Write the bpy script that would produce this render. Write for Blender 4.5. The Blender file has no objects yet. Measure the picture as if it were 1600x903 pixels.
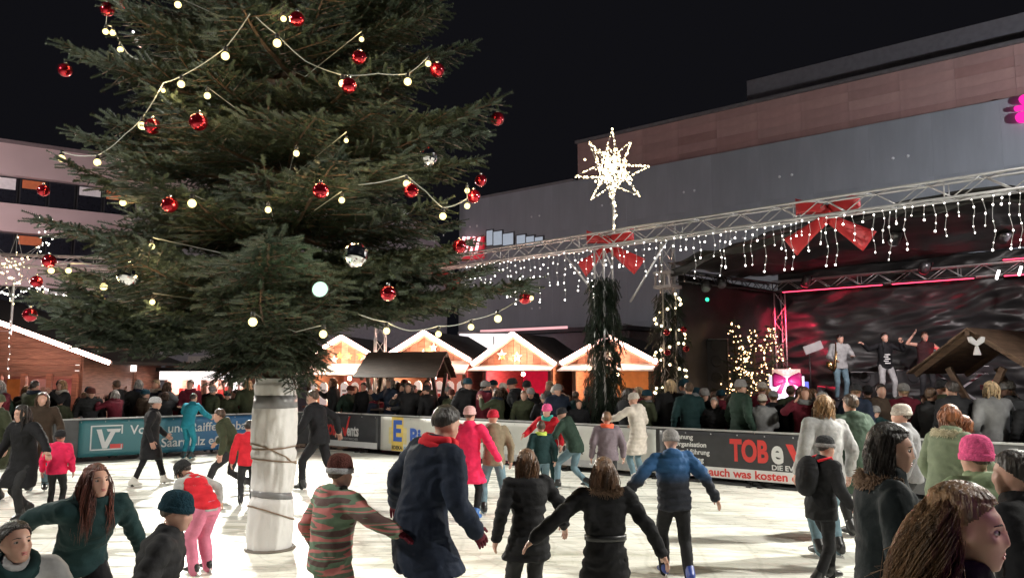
import bpy, bmesh, math, random
import numpy as np
from mathutils import Vector, Matrix, Quaternion, noise
random.seed(7); RNG = np.random.default_rng(11)
R = math.radians; PI = math.pi
sc = bpy.context.scene
COL = sc.collection
# ------------------------------------------------------------------ camera, world, light, exposure
CAM_H = 2.03; F = 1209.0; HORIZON = 583.0
PITCH = math.atan((HORIZON - 451.5) / F)
cam_d = bpy.data.cameras.new('camera'); cam = bpy.data.objects.new('camera', cam_d); COL.objects.link(cam)
cam.location = (0, 0, CAM_H); cam.rotation_euler = (PI / 2 + PITCH, 0, 0)
cam_d.sensor_width = 36; cam_d.lens = 36 * F / 1600; cam_d.clip_start = 0.05; cam_d.clip_end = 2000
sc.camera = cam
world = bpy.data.worlds.new('World'); sc.world = world; world.use_nodes = True
wn = world.node_tree.nodes; wl = world.node_tree.links
bg = wn['Background']; sky = wn.new('ShaderNodeTexSky'); sky.sky_type = 'NISHITA'; sky.sun_disc = False
sky.sun_elevation = R(-3.0); sky.sun_rotation = R(200); sky.air_density = 1.0; sky.dust_density = 2.0
hs = wn.new('ShaderNodeHueSaturation'); hs.inputs['Saturation'].default_value = 0.3
mx = wn.new('ShaderNodeMix'); mx.data_type = 'RGBA'; mx.inputs['Factor'].default_value = 0.85
mx.inputs['B'].default_value = (0.05, 0.05, 0.068, 1)      # city glow on the night sky
wl.new(sky.outputs[0], hs.inputs['Color']); wl.new(hs.outputs[0], mx.inputs['A']); wl.new(mx.outputs['Result'], bg.inputs[0])
bg.inputs[1].default_value = 0.10
moon_d = bpy.data.lights.new('moon', 'SUN'); moon = bpy.data.objects.new('moon', moon_d); COL.objects.link(moon)
moon_d.energy = 0.012; moon_d.angle = R(3); moon_d.color = (0.8, 0.85, 1.0); moon.rotation_euler = (R(40), 0, R(-30))
sc.view_settings.view_transform = 'Standard'; sc.view_settings.look = 'None'
sc.view_settings.exposure = 0.0; sc.view_settings.gamma = 1.0
sc.cycles.use_denoising = True
sc.cycles.sample_clamp_indirect = 4.0; sc.cycles.sample_clamp_direct = 0
sc.cycles.max_bounces = 6; sc.cycles.diffuse_bounces = 3; sc.cycles.glossy_bounces = 3; sc.cycles.transmission_bounces = 4
sc.cycles.caustics_reflective = False; sc.cycles.caustics_refractive = False
FLOOD = 1.0      # strength of the rink floodlights

# ------------------------------------------------------------------ pixel helpers used to survey the place
_fw = np.array((0, math.cos(PITCH), math.sin(PITCH))); _up = np.array((0, -math.sin(PITCH), math.cos(PITCH)))
def ray(px, py):
    return (px - 800) * np.array((1., 0, 0)) + (451.5 - py) * _up + F * _fw
def W(px, py, Y):
    d = ray(px, py); s = Y / d[1]
    return Vector((d[0] * s, Y, CAM_H + d[2] * s))
def G(px, py):
    d = ray(px, py); s = -CAM_H / d[2]
    return Vector((d[0] * s, d[1] * s, 0))
def XY(px, Y):
    return Vector(((px - 800) / F * Y * 0.994, Y, 0))
def on_line(p0, u, px):
    # distance along the ground line p0 + s*u at which picture column px is met
    k = (px - 800) / F * 0.994
    return (k * p0[1] - p0[0]) / (u[0] - k * u[1])
def on_wall(p0, u, px, py):
    s = on_line(p0, u, px); Y = p0[1] + s * u[1]
    return s, W(px, py, Y).z

# ------------------------------------------------------------------ materials
MATS = {}
def mat(name, col, rough=0.6, metal=0.0, var=0.12, scale=6.0, bump=0.0, bscale=30.0, stretch=(1, 1, 1), rnd=0.0, emit=None, estr=0.0, trans=0.0, spec=0.5, coat=0.0):
    if name in MATS: return MATS[name]
    m = bpy.data.materials.new(name); m.use_nodes = True; MATS[name] = m
    nt = m.node_tree; n = nt.nodes; l = nt.links; b = n['Principled BSDF']
    b.inputs['Roughness'].default_value = rough; b.inputs['Metallic'].default_value = metal
    b.inputs['Specular IOR Level'].default_value = spec
    if coat: b.inputs['Coat Weight'].default_value = coat
    if trans: b.inputs['Transmission Weight'].default_value = trans
    tc = n.new('ShaderNodeTexCoord'); mp = n.new('ShaderNodeMapping'); mp.inputs['Scale'].default_value = stretch
    l.new(tc.outputs['Object'], mp.inputs['Vector'])
    nz = n.new('ShaderNodeTexNoise'); nz.inputs['Scale'].default_value = scale; nz.inputs['Detail'].default_value = 5
    l.new(mp.outputs[0], nz.inputs['Vector'])
    cr = n.new('ShaderNodeValToRGB'); e = cr.color_ramp.elements
    e[0].position = 0.3; e[1].position = 0.7
    e[0].color = tuple(max(0, c * (1 - var)) for c in col[:3]) + (1,); e[1].color = tuple(min(1, c * (1 + var)) for c in col[:3]) + (1,)
    l.new(nz.outputs['Fac'], cr.inputs[0]); out = cr.outputs[0]
    if rnd:
        oi = n.new('ShaderNodeObjectInfo'); mr = n.new('ShaderNodeMapRange')
        mr.inputs['To Min'].default_value = 1 - rnd; mr.inputs['To Max'].default_value = 1 + rnd
        l.new(oi.outputs['Random'], mr.inputs['Value'])
        hv = n.new('ShaderNodeHueSaturation'); l.new(mr.outputs[0], hv.inputs['Value']); l.new(out, hv.inputs['Color']); out = hv.outputs[0]
    l.new(out, b.inputs['Base Color'])
    if bump:
        n2 = n.new('ShaderNodeTexNoise'); n2.inputs['Scale'].default_value = bscale; n2.inputs['Detail'].default_value = 6
        l.new(mp.outputs[0], n2.inputs['Vector'])
        bp = n.new('ShaderNodeBump'); bp.inputs['Strength'].default_value = bump; bp.inputs['Distance'].default_value = 0.03
        l.new(n2.outputs['Fac'], bp.inputs['Height']); l.new(bp.outputs[0], b.inputs['Normal'])
    if emit:
        b.inputs['Emission Color'].default_value = tuple(emit) + (1,); b.inputs['Emission Strength'].default_value = estr
    return m
def glow(name, col, strength, sample=True):
    if name in MATS: return MATS[name]
    m = bpy.data.materials.new(name); m.use_nodes = True; MATS[name] = m
    nt = m.node_tree; nt.nodes.clear()
    e = nt.nodes.new('ShaderNodeEmission'); o = nt.nodes.new('ShaderNodeOutputMaterial')
    e.inputs[0].default_value = tuple(col) + (1,); e.inputs[1].default_value = strength
    nt.links.new(e.outputs[0], o.inputs[0])
    if not sample: m.cycles.emission_sampling = 'NONE'
    return m
def wood(name, col, plank=0.0, rough=0.65):
    m = mat(name, col, rough, var=0.35, scale=3.0, bump=0.35, bscale=14, stretch=(1, 1, 9), rnd=0.18)
    return m
def fabric(name, col, rough=0.85):
    return mat('fabric_' + name, col, .78, var=0.20, scale=9, bump=0.3, bscale=18, spec=0.14)

# ------------------------------------------------------------------ mesh helpers
class MB:
    def __init__(s): s.v = []; s.f = []; s.m = []
    def add(s, V, Fc, mi=0):
        o = len(s.v); s.v.extend([tuple(p) for p in V]); s.f.extend([tuple(i + o for i in q) for q in Fc]); s.m.extend([mi] * len(Fc))
        return s
    def box(s, c, size, rot=None, mi=0):
        a, b, d = (x / 2 for x in size); V = []
        for z in (-d, d):
            for y in (-b, b):
                for x in (-a, a):
                    p = Vector((x, y, z)); p = rot @ p if rot is not None else p
                    V.append(p + Vector(c))
        return s.add(V, [(0, 2, 3, 1), (4, 5, 7, 6), (0, 1, 5, 4), (2, 6, 7, 3), (0, 4, 6, 2), (1, 3, 7, 5)], mi)
    def bar(s, p0, p1, w, h, mi=0, up=(0, 0, 1)):
        p0 = Vector(p0); p1 = Vector(p1); d = p1 - p0; L = d.length; x = d / L
        y = Vector(up).cross(x)
        if y.length < 1e-4: y = Vector((0, 1, 0))
        y.normalize(); z = x.cross(y)
        M = Matrix((x, y, z)).transposed()
        return s.box((p0 + p1) / 2, (L, w, h), M, mi)
    def loft(s, rings, n=10, caps=True, mi=0):
        # rings: (centre, axis u, axis v) with u, v already scaled
        V = []; Fc = []
        for c, u, v in rings:
            for k in range(n):
                a = 2 * PI * k / n
                V.append(Vector(c) + Vector(u) * math.cos(a) + Vector(v) * math.sin(a))
        for i in range(len(rings) - 1):
            for k in range(n):
                k2 = (k + 1) % n
                Fc.append((i * n + k, i * n + k2, (i + 1) * n + k2, (i + 1) * n + k))
        if caps:
            Fc.append(tuple(range(n))[::-1]); o = (len(rings) - 1) * n; Fc.append(tuple(range(o, o + n)))
        return s.add(V, Fc, mi)
    def path(s, pts, rad, n=6, caps=True, mi=0, flat=1.0):
        pts = [Vector(p) for p in pts]; rings = []; N = len(pts)
        if not hasattr(rad, '__len__'): rad = [rad] * N
        u = None
        for i, p in enumerate(pts):
            t = (pts[min(i + 1, N - 1)] - pts[max(i - 1, 0)]); t = t.normalized() if t.length > 1e-6 else Vector((0, 0, 1))
            if u is None:
                u = t.orthogonal().normalized()
            else:
                u = u - t * u.dot(t); u = u.normalized() if u.length > 1e-6 else t.orthogonal().normalized()
            v = t.cross(u)
            rings.append((p, u * rad[i], v * rad[i] * flat))
        return s.loft(rings, n, caps, mi)
    def tube(s, p0, p1, r, n=6, mi=0): return s.path([p0, p1], r, n, True, mi)
    def ball(s, c, r, nu=10, nv=7, mi=0, M=None):
        if not hasattr(r, '__len__'): r = (r, r, r)
        V = []; Fc = []; c = Vector(c)
        for j in range(nv + 1):
            t = PI * j / nv
            for i in range(nu):
                a = 2 * PI * i / nu
                p = Vector((r[0] * math.sin(t) * math.cos(a), r[1] * math.sin(t) * math.sin(a), r[2] * math.cos(t)))
                V.append(c + (M @ p if M is not None else p))
        for j in range(nv):
            for i in range(nu):
                i2 = (i + 1) % nu
                Fc.append((j * nu + i, (j + 1) * nu + i, (j + 1) * nu + i2, j * nu + i2))
        return s.add(V, Fc, mi)
    def prism(s, poly, axis, d0, d1, mi=0):
        # poly of 2-D points in the plane normal to axis ('x': (y,z), 'y': (x,z), 'z': (x,y))
        def mk(p, d):
            return {'x': (d, p[0], p[1]), 'y': (p[0], d, p[1]), 'z': (p[0], p[1], d)}[axis]
        n = len(poly); V = [mk(p, d0) for p in poly] + [mk(p, d1) for p in poly]
        Fc = [tuple(range(n))[::-1], tuple(range(n, 2 * n))] + [(i, (i + 1) % n, n + (i + 1) % n, n + i) for i in range(n)]
        return s.add(V, Fc, mi)
    def mesh(s, name, mats, smooth=False):
        me = bpy.data.meshes.new(name); me.from_pydata(s.v, [], s.f)
        for m in (mats if isinstance(mats, (list, tuple)) else [mats]): me.materials.append(m)
        if any(s.m): me.polygons.foreach_set('material_index', s.m)
        if smooth: me.polygons.foreach_set('use_smooth', [True] * len(s.f))
        bm = bmesh.new(); bm.from_mesh(me); bmesh.ops.recalc_face_normals(bm, faces=bm.faces); bm.to_mesh(me); bm.free()
        me.update(); return me
    def build(s, name, mats, parent=None, smooth=False, loc=None):
        return link(name, s.mesh(name, mats, smooth), parent, loc)
def link(name, data, parent=None, loc=None, rot=None, scale=None):
    o = bpy.data.objects.new(name, data); COL.objects.link(o)
    if parent is not None: o.parent = parent
    if loc is not None: o.location = loc
    if rot is not None: o.rotation_euler = rot
    if scale is not None: o.scale = scale if hasattr(scale, '__len__') else (scale,) * 3
    return o
def tag(o, label=None, cat=None, group=None, kind=None):
    if label: o['label'] = label
    if cat: o['category'] = cat
    if group: o['group'] = group
    if kind: o['kind'] = kind
    return o
def thing(name, label, cat, loc=(0, 0, 0), rotz=0.0, group=None):
    o = bpy.data.objects.new(name, None); COL.objects.link(o); o.empty_display_size = 0.1
    o.location = loc; o.rotation_euler = (0, 0, rotz)
    return tag(o, label, cat, group)
def copy_tree(o, parent=None):
    c = o.copy(); COL.objects.link(c); c.parent = parent
    for ch in o.children: copy_tree(ch, c)
    return c
TEXTS = []
def text(body, size, m, parent, loc, bold=0.0, align='LEFT', sx=1.0, name='lettering'):
    cu = bpy.data.curves.new(name, 'FONT'); cu.body = body; cu.size = size; cu.align_x = align
    cu.extrude = 0.0015; cu.offset = bold; cu.resolution_u = 4; cu.materials.append(m)
    o = link(name, cu, parent, loc, (PI / 2, 0, 0)); o.scale = (sx, 1, 1); TEXTS.append(o)
    return o
def lamp(name, kind, energy, col, parent, loc=(0, 0, 0), rot=None, **kw):
    d = bpy.data.lights.new(name, kind); d.energy = energy; d.color = col
    for k, v in kw.items(): setattr(d, k, v)
    return link(name, d, parent, loc, rot)
def aim(src, dst):
    return (Vector(dst) - Vector(src)).to_track_quat('-Z', 'Y').to_euler()
# ================================================================== THE SETTING
m_asph = mat('asphalt', (0.05, 0.05, 0.052), 0.8, var=0.3, scale=3, bump=0.3, bscale=80)
MB().add([(-150, -60, 0), (150, -60, 0), (150, 200, 0), (-150, 200, 0)], [(0, 1, 2, 3)]).build('ground', m_asph)['kind'] = 'structure'
def ice_material():
    m = bpy.data.materials.new('ice'); m.use_nodes = True; n = m.node_tree.nodes; l = m.node_tree.links; b = n['Principled BSDF']
    tc = n.new('ShaderNodeTexCoord')
    def nz(scale, st, det=6, rot=0):
        mp = n.new('ShaderNodeMapping'); mp.inputs['Scale'].default_value = st; mp.inputs['Rotation'].default_value = (0, 0, rot)
        l.new(tc.outputs['Object'], mp.inputs[0]); t = n.new('ShaderNodeTexNoise'); t.inputs['Scale'].default_value = scale; t.inputs['Detail'].default_value = det
        t.inputs['Distortion'].default_value = 1.4; l.new(mp.outputs[0], t.inputs['Vector']); return t
    def ramp(t, a, b_, c0, c1):
        r = n.new('ShaderNodeValToRGB'); r.color_ramp.elements[0].position = a; r.color_ramp.elements[1].position = b_
        r.color_ramp.elements[0].color = c0; r.color_ramp.elements[1].color = c1; l.new(t.outputs['Fac'], r.inputs[0]); return r
    def mul(a, b_):
        x = n.new('ShaderNodeMix'); x.data_type = 'RGBA'; x.blend_type = 'MULTIPLY'; x.inputs['Factor'].default_value = 1
        l.new(a, x.inputs['A']); l.new(b_, x.inputs['B']); return x.outputs['Result']
    base = ramp(nz(0.5, (1, 1, 1)), 0.3, 0.7, (0.78, 0.78, 0.70, 1), (0.88, 0.88, 0.81, 1))
    streak = ramp(nz(0.55, (0.22, 2.4, 1), 7, 0.1), 0.34, 0.44, (0.74, 0.74, 0.69, 1), (1, 1, 1, 1))      # long darker bands stretched across the ice
    scuff = ramp(nz(3.0, (0.35, 1.6, 1), 9, -0.25), 0.30, 0.46, (0.74, 0.74, 0.70, 1), (1, 1, 1, 1))
    scuff2 = ramp(nz(6.0, (1.8, 0.5, 1), 9, 0.6), 0.30, 0.42, (0.84, 0.84, 0.82, 1), (1, 1, 1, 1))
    blot = ramp(nz(1.3, (0.6, 1.6, 1), 9), 0.28, 0.4, (0.80, 0.79, 0.74, 1), (1, 1, 1, 1))
    def cuts(scale, loc, seed):     # curved skate cuts
        mp = n.new('ShaderNodeMapping'); mp.inputs['Location'].default_value = loc; l.new(tc.outputs['Object'], mp.inputs[0])
        w = n.new('ShaderNodeTexWave'); w.wave_type = 'RINGS'; w.rings_direction = 'Z'; w.inputs['Scale'].default_value = scale; w.inputs['Distortion'].default_value = 9.0; w.inputs['Detail'].default_value = 3; w.inputs['Detail Scale'].default_value = .35
        l.new(mp.outputs[0], w.inputs['Vector']); r = n.new('ShaderNodeValToRGB'); r.color_ramp.elements[0].position = 0.0; r.color_ramp.elements[1].position = .022
        r.color_ramp.elements[0].color = (.87, .87, .86, 1); r.color_ramp.elements[1].color = (1, 1, 1, 1); l.new(w.outputs['Color'], r.inputs[0]); return r.outputs[0]
    k1 = cuts(.55, (3, -9, 0), 1); k2 = cuts(.8, (-7, -14, 0), 2); k3 = cuts(1.1, (-2, -2, 0), 3)
    c = mul(mul(mul(mul(mul(mul(mul(base.outputs[0], streak.outputs[0]), scuff.outputs[0]), blot.outputs[0]), scuff2.outputs[0]), k1), k2), k3)
    l.new(c, b.inputs['Base Color'])
    rr = n.new('ShaderNodeMapRange'); rr.inputs['From Min'].default_value = .35; rr.inputs['From Max'].default_value = .6; rr.inputs['To Min'].default_value = 0.12; rr.inputs['To Max'].default_value = 0.55
    l.new(nz(2.0, (0.4, 2, 1)).outputs['Fac'], rr.inputs['Value']); l.new(rr.outputs[0], b.inputs['Roughness'])
    bp = n.new('ShaderNodeBump'); bp.inputs['Strength'].default_value = 0.25; bp.inputs['Distance'].default_value = 0.01
    l.new(nz(14, (0.3, 2.5, 1), 8, 0.3).outputs['Fac'], bp.inputs['Height']); l.new(bp.outputs[0], b.inputs['Normal'])
    return m
CORNER = (-5.5, 21.45); UR = (0.801, -0.599); UL = (0.784, 0.621)
def right_pt(s): return Vector((CORNER[0] + UR[0] * s, CORNER[1] + UR[1] * s, 0))
def left_pt(s): return Vector((CORNER[0] - UL[0] * s, CORNER[1] - UL[1] * s, 0))
pr = right_pt(24); pl = left_pt(15)
MB().prism([(CORNER[0], CORNER[1]), (pl.x, pl.y), (pl.x, -6), (pr.x, -6), (pr.x, pr.y)], 'z', 0.001, 0.012).build('ice_rink', ice_material())['kind'] = 'structure'

# ---- right-hand store: grey metal cladding with a band of red stone above
WA = (0.0, 34.5); _d = math.hypot(14.8, 12.2); WU = (14.8 / _d, -12.2 / _d); W_ROT = math.atan2(WU[1], WU[0])
def wl_(px, py): return on_wall(WA, WU, px, py)
s_left = wl_(716, 330)[0]; s_right = wl_(1600, 300)[0] + 14
z_grey = 0.5 * (wl_(800, 303)[1] + wl_(1400, 189)[1])
store = thing('department_store', 'large windowless grey clad store with red stone upper storey behind the stage', 'building', (WA[0], WA[1], 0), W_ROT)
MB().box(((s_left + s_right) / 2, 6, z_grey / 2), (s_right - s_left, 11.9, z_grey)).build('wall', mat('store_core', (0.16, 0.165, 0.19), 0.7), store)
m_clad = mat('grey_cladding', (0.35, 0.375, 0.42), 0.55, 0.0, var=0.13, scale=0.9, bump=0.06, bscale=20, rnd=0.05, stretch=(1.6, 1, .35))
pw, ph = 1.85, 1.9
nx_ = int((s_right - s_left) / pw); nz_ = int(round(z_grey / ph)); ph = z_grey / nz_
pan = MB().box((0, 0, 0), (pw - 0.004, 0.05, ph - 0.004)).mesh('cladding_panel', m_clad)
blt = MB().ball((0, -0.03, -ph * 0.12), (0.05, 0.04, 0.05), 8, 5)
bolt = blt.mesh('panel_bolt', mat('bolt_glint_white', (0.85, 0.85, 0.88), 0.5))  # near-white colour stands in for light glinting off the bolts
for i in range(nx_):
    for k in range(nz_):
        p = link('cladding_panel', pan, store, (s_left + (i + .5) * pw, 0.02, (k + .5) * ph))
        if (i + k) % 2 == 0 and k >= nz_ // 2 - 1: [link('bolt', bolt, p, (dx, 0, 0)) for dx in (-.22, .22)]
# stone band
s_t0, z_t0 = wl_(897, 285); z_t1 = 0.5 * (wl_(897, 226)[1] + wl_(1600, 62)[1])
TB = s_right - s_t0
MB().box((s_t0 + TB / 2, 5.5, (z_grey + z_t1) / 2 + 0.01), (TB - .1, 10, z_t1 - z_grey - 0.02)).build('stone_storey', mat('stone_core', (0.2, 0.12, 0.12), 0.8), store)
stones = [mat('red_stone%d' % q, c, 0.75, var=0.1, scale=2.5, bump=0.1, rnd=0.08) for q, c in enumerate([(0.44, 0.27, 0.258), (0.455, 0.285, 0.272), (0.39, 0.225, 0.215), (0.47, 0.30, 0.288)])]
nrow = 5; th = (z_t1 - z_grey - .05) / nrow; tw = 1.6
tmesh = [MB().box((0, 0, 0), (tw - 0.006, 0.06, th - 0.006)).mesh('stone_tile', q) for q in stones]
for k in range(nrow):
    for i in range(int(TB / tw) + 1):
        pick = 2 if k == 0 and i > 1 else random.choice([0, 0, 0, 1, 1, 3, 2])
        link('stone_tile', tmesh[pick], store, (s_t0 + (i + .5) * tw + (tw * .5 if k % 2 else 0) * 0, 0.44, z_grey + .05 + (k + .5) * th))
MB().box((s_t0 + TB / 2 - .02, 0.5, z_t1 + 0.06), (TB + .1, 0.4, 0.12)).build('parapet', mat('parapet_metal', (0.2, 0.19, 0.2), 0.5, 0.3), store)
MB().box(((s_left + s_t0) / 2, 0.25, z_grey + 0.06), (s_t0 - s_left, 0.5, 0.12)).build('parapet', MATS['parapet_metal'], store)
s_u0 = wl_(1170, 150)[0]
up = MB().box((s_u0 + 12 - .2, 5.2, z_t1 + 0.55), (24, 8, 1.4)); up.build('roof_storey', mat('roof_storey', (0.15, 0.145, 0.165), 0.7), store)
# lit windows
m_winlit = mat('lit_window', (0.2, 0.22, 0.25), 0.15, emit=(0.75, 0.85, 1.0), estr=0.42)
m_frame = mat('window_frame', (0.04, 0.04, 0.045), 0.4)
for (x0, x1, y0, y1) in ((761, 770, 360, 384), (772, 785, 361, 384), (787, 803, 364, 384), (809, 822, 367, 384), (824, 836, 369, 385), (838, 850, 370, 385)):
    sa, za = wl_(x0, y1); sb, zb = wl_(x1, y0)
    w = MB().box(((sa + sb) / 2, -0.02, (za + zb) / 2), (abs(sb - sa) + .12, 0.06, zb - za + .12)).build('window', m_frame, store)
    MB().box(((sa + sb) / 2, -0.055, (za + zb) / 2), (abs(sb - sa), 0.03, zb - za)).build('pane', m_winlit, w)
# lower wing to the left of the store, paler render
wing = thing('side_wing', 'pale rendered gabled wing at the left end of the grey store', 'building', (WA[0] + WU[0] * s_left, WA[1] + WU[1] * s_left, 0), 0.45)
MB().prism([(-14, 0), (-0.2, 0), (-0.2, 7.8), (-1.6, 9.3), (-14, 9.3)], 'y', 1.0, 9).build('wall', mat('pale_render', (0.42, 0.38, 0.42), 0.8), wing)
# neon sign on the store
sgn = thing('neon_sign', 'red and white striped neon sign on the grey store wall beside lit windows', 'sign', (WA[0], WA[1], 0), W_ROT)
sa, za = wl_(723, 408); sb, zb = wl_(757, 369)
MB().box(((sa + sb) / 2, -0.10, (za + zb) / 2), (sb - sa, 0.12, zb - za)).build('sign_box', mat('sign_red', (0.35, 0.01, 0.02), 0.4, emit=(1, 0.02, 0.05), estr=0.35), sgn)
m_neon = glow('neon_white', (1.0, 0.55, 0.6), 3.0)
for (x0, x1) in ((724, 729), (731, 736), (739, 745), (747, 753)):
    a = wl_(x0, 398); b_ = wl_(x1, 371)
    MB().bar((a[0], -0.19, a[1]), (b_[0], -0.19, b_[1]), 0.06, 0.19, up=(0, 1, 0)).build('neon_letter_stroke', m_neon, sgn)
# magenta logo at the right
lg = thing('neon_logo', 'glowing magenta letter logo with a dot high on the grey store', 'sign', (WA[0], WA[1], 0), W_ROT)
m_mag = glow('neon_magenta', (1.0, 0.03, 0.42), 1.15)
def roundbar(c0, c1, r):
    mb = MB(); pts = []
    for k in range(9): a = PI / 2 + PI * k / 8; pts.append((c0[0] + r * math.cos(a), c0[1] + r * math.sin(a)))
    for k in range(9): a = -PI / 2 + PI * k / 8; pts.append((c1[0] + r * math.cos(a), c1[1] + r * math.sin(a)))
    return mb.prism(pts, 'y', -0.22, -0.05)
k0 = wl_(1600, 178); u_ = (wl_(1600, 160)[1] - wl_(1600, 180)[1]) / 20
sx0 = wl_(1630, 178)[0]
dot = MB(); dot.prism([(sx0 + 0.05 + 7 * u_ * math.cos(2 * PI * k / 20), k0[1] + 14.5 * u_ + 6.5 * u_ * math.sin(2 * PI * k / 20)) for k in range(20)], 'y', -.22, -.05); dot.build('logo_dot', m_mag, lg)
roundbar((sx0 - 8 * u_, k0[1] + 2.5 * u_), (sx0 + 26 * u_, k0[1] + 2.5 * u_), 3.4 * u_).build('logo_bar', m_mag, lg)
roundbar((sx0 - 3 * u_, k0[1] - 12 * u_), (sx0 + 26 * u_, k0[1] - 12 * u_), 7.6 * u_).build('logo_bowl', m_mag, lg)

# ---- left office building: pale bands and dark window strips
LA = (-24.6, 37.2); _d = math.hypot(5.1, 3.5); LU = (5.1 / _d, 3.5 / _d); L_ROT = math.atan2(LU[1], LU[0])
off = thing('office_building', 'pale pink banded office building with dark window strips behind the tree', 'building', (LA[0], LA[1], 0), L_ROT)
def lw(px, py): return on_wall(LA, LU, px, py)
zs = [lw(0, y)[1] for y in (226, 274, 318, 362, 402, 446, 490, 540)]
m_band = mat('pale_band', (0.72, 0.56, 0.55), 0.8, var=0.06, scale=0.6); m_dkgl = mat('dark_glass', (0.02, 0.022, 0.03), 0.12, spec=0.8)
OX0, OX1 = -9.0, 13.0; OL = OX1 - OX0; OC = (OX0 + OX1) / 2
for a, b_ in ((0, 1), (2, 3), (4, 5), (6, 7)):
    MB().box((OC, 5, (zs[a] + zs[b_]) / 2), (OL, 10, zs[a] - zs[b_])).build('wall_band', m_band, off)
for a, b_ in ((1, 2), (3, 4), (5, 6)):
    MB().box((OC, 5.25, (zs[a] + zs[b_]) / 2), (OL - .6, 9.5, zs[a] - zs[b_] - .01)).build('window_strip', mat('strip_wall', (0.03, 0.03, 0.035), 0.6), off)
MB().box((OC, 5, zs[7] / 2), (OL, 10, zs[7] - .02)).build('ground_floor', mat('office_ground', (0.16, 0.12, 0.12), 0.8), off)
MB().box((OC, 5, zs[0] + .08), (OL + .3, 10.3, .16)).build('parapet', mat('office_parapet', (0.25, 0.2, 0.2), 0.6), off)
m_blind = [mat('blind_orange', (0.5, 0.14, 0.06), 0.7, emit=(1, 0.25, 0.08), estr=0.12), mat('blind_white', (0.6, 0.55, 0.55), 0.7, emit=(1, 0.9, 0.9), estr=0.18), m_dkgl]
for (a, b_) in ((1, 2), (3, 4), (5, 6)):
    h = zs[a] - zs[b_]
    for i in range(int((OL - 1) / 1.25)):
        x = OX0 + .6 + (i + .5) * 1.25
        fr = MB().box((x, 0.44, zs[b_] + h / 2), (1.18, 0.08, h - .06)).build('window', m_frame, off)
        MB().box((x, 0.39, zs[b_] + h / 2), (1.06, 0.03, h - .16)).build('pane', m_dkgl, fr)
        q = random.random()
        if q < .3:
            hh = random.uniform(.22, .4) * h
            MB().box((x, 0.365, zs[a] - .1 - hh / 2), (0.98, 0.02, hh)).build('blind', m_blind[0 if q < .12 else 1], fr)
# shop fascia with red letters glimpsed through the tree
fas = thing('shop_fascia', 'dark shop fascia with small glowing red signs glimpsed through the lower branches', 'sign', (LA[0] + LU[0] * 9, LA[1] + LU[1] * 9, 0), L_ROT)
MB().box((0, -.3, 5.2), (6, .3, 1.2)).build('fascia_board', mat('fascia', (0.05, 0.03, 0.05), 0.6), fas)
for x in (-1.4, -.9, 0.2): MB().box((x, -.47, 5.3), (.22, .05, .5 if x < 0 else .3)).build('red_letter', glow('neon_red', (1, .02, .06), 2.0), fas)

# ---- far dark roofs between the stalls and the store
far = thing('far_building', 'low dark flat-roofed building with a lit roof edge behind the stalls', 'building', (0.2, 30, 0), W_ROT)
MB().box((1.5, 2, 1.75), (7, 4, 3.5)).build('wall', mat('far_wall', (0.10, 0.09, 0.10), 0.8), far)
MB().box((1.5, 1.9, 3.6), (7.3, 4.6, .14)).build('roof', mat('far_roof', (0.03, 0.03, 0.033), 0.8), far)
MB().box((0.6, -.45, 3.68), (4.2, .05, .09)).build('lit_edge', glow('pink_edge', (1, .5, .52), 1.1), far)
# ================================================================== RINK EDGE: barrier boards, banners, trusses
m_board = mat('barrier_board', (0.055, 0.055, 0.06), 0.6, var=0.2); m_rail = mat('barrier_rail', (0.42, 0.42, 0.42), 0.45, 0.3)
m_feet = mat('black_rubber', (0.02, 0.02, 0.02), 0.7)
R_ROT = math.atan2(UR[1], UR[0]); LROT = math.atan2(UL[1], UL[0])
BH = 0.98
def barrier(p, rot, L, label):
    t = thing('rink_barrier', label, 'barrier', p, rot, 'boards round the rink')
    MB().box((L / 2, 0, BH / 2 + .06), (L - .02, 0.035, BH - .14)).build('board', m_board, t)
    MB().box((L / 2, 0, BH + .005), (L - .02, 0.07, 0.03)).build('top_rail', m_rail, t)
    for x in (.1, L - .1):
        MB().box((x, .05, BH / 2), (.04, .04, BH - .03)).box((x, .12, .025), (.08, .5, .03)).build('foot', m_feet, t)
    return t
PL = 2.05
names = ['under the green and blue bank banner', 'beside the wrapped trunk', 'under the small event banner', 'under the supermarket banner', 'under the pale car banner', 'under the large event banner']
for i in range(9):
    s = i * PL
    ref = ['at the far corner of the rink', 'carrying the small red lettered banner', 'carrying the yellow and blue letter banner', 'behind the woman in the bright pink coat', 'carrying the pale banner with a ring logo', 'below the fir garlanded truss post', 'behind the woman in the cream coat', 'carrying the left half of the big red lettered banner', 'carrying the right half of the big red lettered banner'][i]
    p = right_pt(s); barrier(p, R_ROT, PL, 'dark rink board panel ' + ref)
barrier(right_pt(9 * PL), R_ROT, PL, 'dark rink board panel behind the crowd at the right edge')
for i in range(6):
    ref = ['behind the wrapped tree trunk', 'carrying the right end of the blue bank banner', 'carrying the middle of the bank banner', 'carrying the green logo end of the bank banner', 'left of the green bank banner', 'behind the black coated woman at the left edge'][i]
    barrier(left_pt((i + 1) * PL), LROT, PL, 'dark rink board panel ' + ref)
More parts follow.
